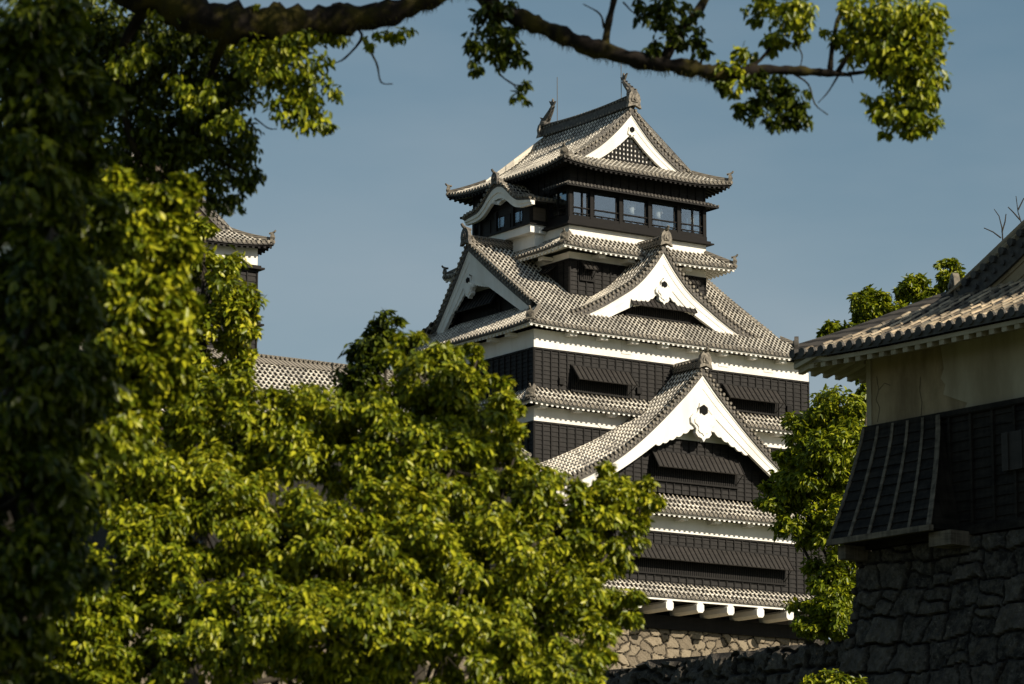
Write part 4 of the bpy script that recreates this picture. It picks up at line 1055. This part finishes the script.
def tree(name, label, cat, base, blobs, n, leaf, size, seed, trunk_r=.3, group=None, bark='bark', droop=.45, spread=.26, per=38, limbs=True, trunk_top=None, inner=.2, limb_lo=.45, twig=1.0):
    rng = np.random.default_rng(seed)
    root = empty(name, (base[0], base[1], base[2]), 0, label, cat, group); bs = np.array(base)
    P_, O_, tw = crown_points(blobs, n, rng, spread, per, inner)
    m = len(P_)
    nrm = unit(O_ * .55 + np.array([0, 0, .55]) + rng.normal(size=(m, 3)) * .45)
    ax = unit(O_ * .6 + rng.normal(size=(m, 3)) * .7 + np.array([0, 0, -droop * 1.6]))
    ax = unit(ax - nrm * (ax * nrm).sum(1, keepdims=True) * .8)
    nrm = unit(nrm - ax * (ax * nrm).sum(1, keepdims=True))
    leaf_mesh('crown', P_ - bs, nrm, ax, rng.uniform(.5, 1.35, m) * size, leaf, root, rng)
    if limbs:
        C_ = np.array([b[0] for b in blobs]); top = np.array(trunk_top) if trunk_top is not None else np.array([base[0], base[1], C_[:, 2].mean()])
        T_ = MB(); mid = (bs + top) / 2 + rng.normal(size=3) * .15 * np.array([1, 1, 0])
        T_.tube([bs - bs - np.array([0, 0, .3]), mid * .5 + bs * .5 - bs, mid - bs, top - bs], [trunk_r * 1.35, trunk_r, trunk_r * .85, trunk_r * .5], 10)
        T_.build('trunk', M[bark], root, smooth=True)
        Lm = MB()
        for i, (c, r) in enumerate(blobs):
            c = np.array(c); t = rng.uniform(limb_lo, 1.0); s = bs + (top - bs) * t
            q = (s + c) / 2 + np.array([rng.normal() * .2, rng.normal() * .2, -.12 * np.linalg.norm(c - s)])
            rr = trunk_r * .32 * twig
            Lm.tube([s - bs, q - bs, c - bs], [rr, rr * .6, rr * .22], 6)
            for cc in tw[i][1][:14]:
                Lm.tube([c - bs, (c + cc) / 2 + rng.normal(size=3) * .04 * r[0] - bs, cc - bs], [rr * .2, rr * .12, rr * .05], 4)
        Lm.build('limbs', M[bark], root, smooth=True)
    return root

def pb_(x, y, Y, rx, ry, dz=1.0):
    c = at(x, y, Y); k = Y / FPX; return (tuple(c), (rx * k, (rx + ry) / 2 * k * dz, ry * k))

# big bright tree in front, lower middle
bl = [pb_(*q) for q in [(425, 392, 33, 52, 52), (478, 425, 33, 45, 48), (385, 450, 32, 62, 60), (500, 495, 33, 58, 55), (556, 535, 33, 52, 45), (615, 530, 33.5, 42, 50), (598, 600, 33, 42, 45), (550, 620, 32, 58, 52),
      (468, 570, 31.5, 70, 62), (375, 555, 31, 72, 70), (300, 455, 32, 66, 66), (232, 435, 32, 58, 55), (290, 545, 31, 72, 70), (200, 520, 31, 72, 70), (130, 470, 31, 58, 60), (135, 575, 30.5, 70, 70), (225, 630, 30, 80, 60), (335, 640, 30, 80, 62), (445, 655, 30, 80, 52), (70, 640, 30, 60, 60), (540, 690, 30, 58, 40), (180, 405, 32, 48, 42), (330, 420, 33, 40, 35), (600, 668, 31, 22, 22), (150, 670, 30, 50, 40), (90, 690, 29.5, 50, 40), (602, 492, 33, 30, 20), (640, 505, 33.5, 22, 24), (516, 452, 33, 12, 24), (408, 350, 33.5, 26, 18), (578, 508, 33, 42, 24), (503, 396, 33.5, 22, 24), (610, 482, 33.5, 24, 16), (452, 470, 32, 42, 36), (390, 590, 31, 44, 40), (520, 560, 32, 40, 34), (480, 350, 33.8, 14, 16), (514, 430, 33.5, 14, 22), (420, 500, 32, 50, 50), (520, 590, 32, 40, 40), (455, 355, 33.5, 22, 22)]]
b0_ = at(340, 700, 31.5); tree('camphor_tree', 'large bright yellow green leafy tree filling the lower left in front of the keep', 'tree', (b0_[0], b0_[1], 0), bl, 185000, M['leaf'], .076, 11, .32, droop=.7, trunk_top=tuple(at(350, 560, 31.5)), spread=.25, per=160, inner=.30, twig=.4)
# darker sprig tree behind its top
bl = [pb_(*q) for q in [(372, 345, 40, 22, 26), (388, 322, 40, 12, 14), (360, 372, 40, 24, 20), (345, 395, 40, 18, 20)]]
b0_ = at(420, 700, 40); tree('evergreen_tree', 'dark leafy treetop rising just behind the bright tree beside the long roof', 'tree', (b0_[0], b0_[1], 0), bl, 2600, M['leaf_shaded'], .10, 12, .18, trunk_top=tuple(at(410, 480, 40)), spread=.34)
# mid-left lit tree
bl = [pb_(*q) for q in [(212, 280, 42, 34, 40), (238, 325, 42, 24, 34), (200, 335, 42, 40, 50), (236, 380, 42, 26, 30), (185, 390, 42, 40, 40), (190, 240, 42, 26, 26), (205, 226, 42, 14, 12), (150, 330, 42, 40, 50)]]
b0_ = at(190, 700, 42); tree('broadleaf_tree', 'yellow green leafy tree in front of the small tower on the left', 'tree', (b0_[0], b0_[1], 0), bl, 13000, M['leaf'], .10, 13, .25, trunk_top=tuple(at(195, 420, 42)), spread=.34, per=110)
# nearest dark tree on the left
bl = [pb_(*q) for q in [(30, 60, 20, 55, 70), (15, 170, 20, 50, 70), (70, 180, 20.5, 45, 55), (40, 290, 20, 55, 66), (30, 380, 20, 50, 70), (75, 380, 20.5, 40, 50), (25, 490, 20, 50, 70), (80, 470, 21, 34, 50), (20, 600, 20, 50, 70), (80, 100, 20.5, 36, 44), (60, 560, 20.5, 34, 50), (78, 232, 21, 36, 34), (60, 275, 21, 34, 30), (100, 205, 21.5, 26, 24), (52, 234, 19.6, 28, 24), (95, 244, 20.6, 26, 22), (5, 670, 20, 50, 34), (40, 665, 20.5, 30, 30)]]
b0_ = at(-140, 700, 20.5); tree('camphor_tree', 'dark shaded leafy tree filling the left edge, nearest of the trees', 'tree', (b0_[0], b0_[1], 0), bl, 31000, M['leaf_shaded'], .082, 14, .28, droop=.8, trunk_top=tuple(at(-60, 260, 20.5)), spread=.36, per=110)
bl = [pb_(*q) for q in [(135, 235, 23, 30, 34), (165, 215, 23, 24, 28), (178, 260, 23, 20, 34), (150, 300, 23, 36, 36), (178, 318, 23, 20, 30), (120, 330, 23, 36, 40), (150, 365, 23, 34, 34), (110, 420, 23, 40, 40), (112, 270, 23, 30, 40), (182, 190, 23, 12, 18), (118, 192, 23, 34, 22), (150, 205, 23, 26, 20)]]  # lit side of the left crown, split off with the lighter leaf colour
b0_ = at(20, 700, 23); tree('camphor_tree', 'drooping yellow green tree half in sunlight beside the dark tree at the left', 'tree', (b0_[0], b0_[1], 0), bl, 24000, M['leaf'], .078, 18, .22, droop=.8, trunk_top=tuple(at(40, 380, 23.3)), spread=.32, per=100, twig=.5, limb_lo=.7)

# unseen tree added right of the frame, crown placed to shade the left edge
rg_ = np.random.default_rng(4); bl = []
for i in range(16):
    s_ = rg_.uniform(6.5, 12.5); zz = rg_.uniform(1.5, 7.5); c_ = np.array([-2.95 + rg_.uniform(-.4, .2), 20.3, zz]) + sun_dir / cos(SUN_EL) * s_
    bl.append((tuple(c_), (.62, .62, .75)))
cm = np.mean([b[0] for b in bl], axis=0)
tree('shade_tree', 'unseen leafy tree added just right of the view to shade the left edge', 'tree', (cm[0] + 2.0, cm[1] - 1.0, 0), bl, 9000, M['leaf_shaded'], .13, 17, .25, trunk_top=(cm[0] + .8, cm[1], cm[2]), limb_lo=.7)

# the old mossy tree whose branch crosses the top
def branch_tree():
    rng = np.random.default_rng(21)
    Y = 30.0; base = at(-330, 700, 33.0); bs = np.array([base[0], base[1], 0.0])
    root = empty('old_camphor_tree', tuple(bs), 0, 'old tree with a mossy branch arching across the top and leaf clusters hanging from it', 'tree')
    T_ = MB(); T_.tube([(0, 0, -.3), (.1, 0, 4), (.2, 0, 8), np.array(at(-290, -150, 32)) - bs, np.array(at(-200, -330, 31)) - bs], [.75, .6, .55, .45, .3], 14); T_.build('trunk', M['mossy_bark'], root, smooth=True)
    def px(pts): return [np.array(at(x, y, Y + dy)) - bs for x, y, dy in pts]
    k = Y / FPX
    def smooth(pts, rad, sub=5):
        xs = np.arange(len(pts)); fs = [curve(list(zip(xs, [p[i] for p in pts]))) for i in range(3)]; fr = curve(list(zip(xs, rad)))
        tt = np.linspace(0, len(pts) - 1, (len(pts) - 1) * sub + 1)
        return [np.array([f(t) for f in fs]) for t in tt], [fr(t) * (1 + .12 * sin(t * 7.3) + .08 * sin(t * 17)) for t in tt]
    B = MB()
    main = px([(-290, -150, 2), (-100, -110, 1), (60, -70, 0), (150, -10, 0), (205, 17, 0), (262, 26, 0), (320, 22, 0), (385, 14, 0), (432, -2, 0), (470, -12, 0), (500, 10, 0), (545, 28, 0), (585, 45, 0), (640, 60, 0), (690, 68, 0), (722, 74, 0), (770, 70, 0), (815, 72, 0), (850, 75, 0)])
    mr = [r * k for r in [60, 45, 32, 25, 19, 21, 17, 13, 9, 8, 8.5, 9, 9, 8.5, 8, 8, 5.5, 4.2, 2.2]]
    p_, r_ = smooth(main, mr, 9); r_ = [q * (1 + .10 * sin(i * .9) * sin(i * .37) + .06 * rng.normal()) for i, q in enumerate(r_)]; B.tube(p_, r_, 14, rough=.14)
    def br(pts, r0, r1):
        q = px(pts); p2, r2 = smooth(q, [(r0 + (r1 - r0) * i / (len(q) - 1)) * k for i in range(len(q))], 4); B.tube(p2, r2, 7, rough=.12)
    br([(340, 18, 0), (362, 35, .1), (345, 58, .2), (331, 64, .2)], 2, .6); br([(362, 38, .1), (376, 62, 0), (381, 82, 0), (393, 84, 0)], 1.4, .5)
    br([(605, 50, 0), (608, 25, 0), (614, 0, 0), (618, -30, 0)], 4, 3); br([(604, 28, 0), (600, 14, 0), (583, 4, 0)], 1.4, .5)
    br([(664, 60, 0), (678, 35, 0), (700, 8, .2), (720, -30, .2)], 6, 4); br([(623, 2, 0), (636, 14, 0), (654, 14, 0)], 1, .4)
    br([(745, 72, 0), (765, 55, 0), (780, 30, .2), (790, 10, .2)], 2.2, 1); br([(830, 72, 0), (832, 50, 0), (838, 20, .3), (850, -5, .3)], 3, 2)
    br([(838, 72, 0), (850, 52, 0), (862, 30, .2)], 3, 1.5); br([(848, 74, 0), (870, 72, 0), (888, 76, 0), (900, 95, .2)], 2.4, 1)
    br([(790, 72, 0), (808, 84, 0), (815, 104, 0), (828, 115, 0)], 1.2, .5); br([(838, 76, 0), (828, 92, 0), (818, 103, 0)], 1.1, .4); br([(850, 74, 0), (853, 83, 0)], 1, .4)
    br([(745, 78, 0), (765, 95, 0), (775, 118, 0), (808, 131, 0)], 2, .6); br([(767, 112, 0), (766, 130, 0)], 1, .5); br([(795, 42, 0), (802, 55, 0), (800, 68, 0)], .9, .5)
    br([(497, 5, 0), (490, 40, .1), (497, 70, .1), (513, 84, 0), (524, 85, 0)], 1.6, .6); br([(513, 84, 0), (520, 95, 0), (522, 105, 0)], .8, .4); br([(700, 66, 0), (704, 52, 0), (706, 46, 0)], 1.6, .9)
    br([(230, 20, .4), (212, 70, .8), (185, 120, 1)], 6, 2); br([(255, 25, .4), (275, 60, .8), (300, 85, 1)], 5, 1.5); br([(150, 0, .4), (120, 60, .6), (135, 150, .8), (180, 190, 1)], 7, 2); br([(185, 120, 1), (220, 160, 1), (250, 175, 1)], 3, 1); br([(255, 118, 1), (268, 128, .9), (277, 129, .9)], .9, .5)
    br([(-200, -330, 1), (100, -420, -1), (600, -370, -2), (1050, -340, -2)], 24, 6)  # unseen limb added to carry the shading leaves overhead
    br([(60, -60, 0), (20, 20, .6), (60, 90, 1)], 9, 3)
    B.build('branch', M['mossy_bark'], root, smooth=True)
    # moss fringe hanging from the branch
    mo = MB()
    for i in range(1100):
        j = rng.integers(32, len(p_) - 22); c = p_[j] + (p_[j + 1] - p_[j]) * rng.random(); r = r_[j]
        a = rng.uniform(-2.6, -.55); s = c + np.array([0, 0, 1]) * r * sin(a) * .95 + np.array([0, -1, 0]) * r * cos(a) * .9 * rng.choice([-1, 1])
        l = rng.uniform(.01, .075); e_ = s + np.array([rng.normal() * .018, rng.normal() * .018, -l])
        w = rng.uniform(.0015, .004); mo.add([tuple(s + np.array([-w, 0, 0])), tuple(s + np.array([w, 0, 0])), tuple(e_)], [(0, 1, 2)])
    mo.build('moss', leafmat('moss', (0.03, 0.028, 0.008), (0.06, 0.052, 0.012), (0.10, 0.085, 0.02)), root)
    groups = [([(490, 18, 16, 18), (478, 45, 12, 16), (505, 50, 16, 18), (520, 60, 10, 10), (473, 66, 7, 7), (505, 32, 12, 12), (524, 84, 6, 5), (522, 99, 8, 6), (500, 8, 18, 10)], 1000, 'leaf_shaded'),
              ([(672, 25, 14, 22), (665, 5, 14, 14), (690, 38, 10, 14), (655, 18, 8, 12), (690, 10, 10, 10), (640, 8, 10, 10), (700, 42, 10, 12), (655, 48, 8, 10)], 900, 'leaf_shaded'),
              ([(790, 15, 22, 22), (760, 10, 16, 14), (800, 35, 8, 8), (745, 60, 14, 12), (728, 72, 12, 12), (735, 86, 8, 8), (775, 40, 12, 14), (800, 8, 16, 10)], 1100, 'leaf'),
              ([(765, 92, 18, 14), (790, 98, 18, 16), (750, 112, 12, 10), (778, 118, 16, 10), (800, 115, 10, 12), (738, 108, 8, 6), (762, 78, 14, 6), (722, 84, 10, 6), (782, 84, 14, 8)], 1200, 'leaf_shaded'),
              ([(855, 12, 16, 16), (890, 25, 44, 34), (925, 30, 22, 34), (905, 62, 36, 24), (870, 50, 26, 20), (925, 85, 22, 22), (905, 105, 26, 18), (918, 122, 20, 14), (884, 110, 12, 14), (890, 132, 8, 8), (870, 100, 8, 6), (835, 35, 14, 10)], 5200, 'leaf'),
              ([(285, 62, 40, 30), (312, 92, 24, 22), (322, 118, 12, 14), (290, 112, 26, 18), (262, 50, 30, 24), (300, 40, 22, 14)], 2400, 'leaf'),
              ([(60, 30, 50, 40), (110, 20, 44, 28), (150, 50, 40, 34), (200, 60, 40, 34), (90, 90, 44, 40), (160, 110, 44, 40), (215, 105, 36, 34), (235, 145, 26, 30), (200, 165, 34, 30), (245, 178, 18, 16), (225, 198, 22, 14), (150, 165, 36, 34), (185, 200, 22, 14), (20, 90, 40, 50), (240, 80, 30, 26), (120, 60, 50, 40), (200, 30, 40, 24), (90, 150, 44, 40), (170, 140, 40, 30), (260, 60, 26, 22)], 17000, 'leaf_shaded'),
              ([(335, 35, 20, 8), (395, 32, 24, 8), (372, 38, 10, 8), (180, 12, 30, 10), (250, 8, 20, 6), (60, 12, 30, 12), (740, 80, 10, 12)], 700, 'leaf'),
              ([(190, 95, 26, 22), (225, 120, 18, 16), (130, 60, 22, 20), (62, 40, 16, 20)], 800, 'leaf')]
    groups += [([(480, -340, 110, 60), (560, -345, 110, 60), (650, -345, 110, 60), (740, -340, 110, 60), (830, -335, 110, 60), (920, -325, 110, 55), (1010, -315, 100, 50), (400, -330, 100, 60)], 10000, 'leaf_shaded')]  # unseen leaves added above the frame to shade the branch
    for bl_, n, lm in groups:
        dep = -2.0 if n == 10000 else (1.0 if lm == 'leaf_shaded' and n > 5000 else 0.0)
        b = [pb_(x, y, Y + dep, rx, ry) for x, y, rx, ry in bl_]
        areas = [q[1][0] * q[1][2] for q in b]
        for q_, ar in zip(b, areas):
          P_, O_, tw = crown_points([q_], max(30, int(n * ar / sum(areas))), rng, .42, 14, .35)
          m = len(P_); nrm = unit(O_ * .5 + np.array([0, 0, .5]) + rng.normal(size=(m, 3)) * .5)
          ax = unit(O_ * .4 + rng.normal(size=(m, 3)) * .6 + np.array([0, 0, -1.0])); nrm = unit(nrm - ax * (ax * nrm).sum(1, keepdims=True))
          leaf_mesh('leaf_cluster', P_ - bs, nrm, ax, rng.uniform(.6, 1.25, m) * .078, M[lm], root, rng, .45)
branch_tree()

# trees between the keep and the turret, on the right
bl = [pb_(*q) for q in [(845, 410, 118, 32, 26), (812, 425, 118, 26, 24), (802, 452, 118, 22, 18), (778, 500, 117, 20, 15), (792, 482, 117.5, 18, 14), (820, 480, 117, 36, 34), (855, 460, 117, 26, 40), (805, 520, 117, 26, 22), (845, 530, 116, 24, 30), (830, 575, 116, 26, 24), (812, 612, 116, 22, 18), (838, 614, 115, 24, 22), (856, 580, 116, 18, 24), (832, 625, 115, 26, 11), (806, 626, 115, 14, 9), (764, 492, 118, 9, 8), (830, 450, 116, 24, 20), (865, 390, 118, 14, 14)]]
b0_ = at(885, 700, 118); tree('broadleaf_tree', 'green tree growing between the keep and the wooden turret', 'tree', (b0_[0], b0_[1], 0), bl, 34000, M['leaf_far'], .21, 31, .35, spread=.36, trunk_top=tuple(at(868, 500, 118)), per=90, inner=.25, limb_lo=.75)
bl = [pb_(*q) for q in [(838, 329, 105, 15, 8), (826, 333, 105, 7, 5), (871, 305, 105, 18, 17), (915, 289, 105, 17, 13), (948, 275, 105, 14, 14), (862, 330, 105, 16, 12), (900, 318, 105, 26, 12), (938, 302, 105, 20, 14)]]
b0_ = at(890, 700, 105); tree('broadleaf_tree', 'round topped green tree showing above the turret roof', 'tree', (b0_[0], b0_[1], 0), bl, 13000, M['leaf_far'], .17, 32, .3, spread=.26, trunk_top=tuple(at(900, 330, 105)), per=40, limb_lo=.93)
bl = [pb_(*q) for q in [(828, 684, 72, 22, 12), (845, 690, 72, 16, 12), (812, 690, 72, 14, 10)]]
b0_ = at(828, 720, 72); tree('bush', 'small bright green bush at the foot of the turret wall', 'bush', (b0_[0], b0_[1], 0), bl, 1700, M['leaf'], .13, 33, .06, spread=.35, trunk_top=tuple(at(828, 700, 72)))
# bare twigs above the turret roof
tw_ = MB(); bz = at(1000, 400, 95); q = lambda x, y: np.array(at(x, y, 95)) - np.array([bz[0], bz[1], 0])
tw_.tube([(0, 0, 0), (0, 0, 6), q(1004, 300), q(1003, 240)], [.10, .07, .03, .02], 6)
for pts in ([(1003, 245), (1002, 228), (999, 216), (994, 209)], [(1002, 232), (1005, 222), (1006, 214)], [(1001, 238), (993, 232), (984, 228)], [(1004, 300), (1022, 225), (1018, 212), (1016, 196)], [(1020, 220), (1013, 212), (1008, 207)], [(1018, 210), (1022, 202), (1024, 198)]):
    tw_.tube([q(*p) for p in pts], [.022 - .004 * i for i in range(len(pts))], 5)
br_ = tw_.build('bare_tree', M['bark']); br_.location = (bz[0], bz[1], 0); tag(br_, 'thin bare twigs of a leafless tree above the turret gable', 'tree')
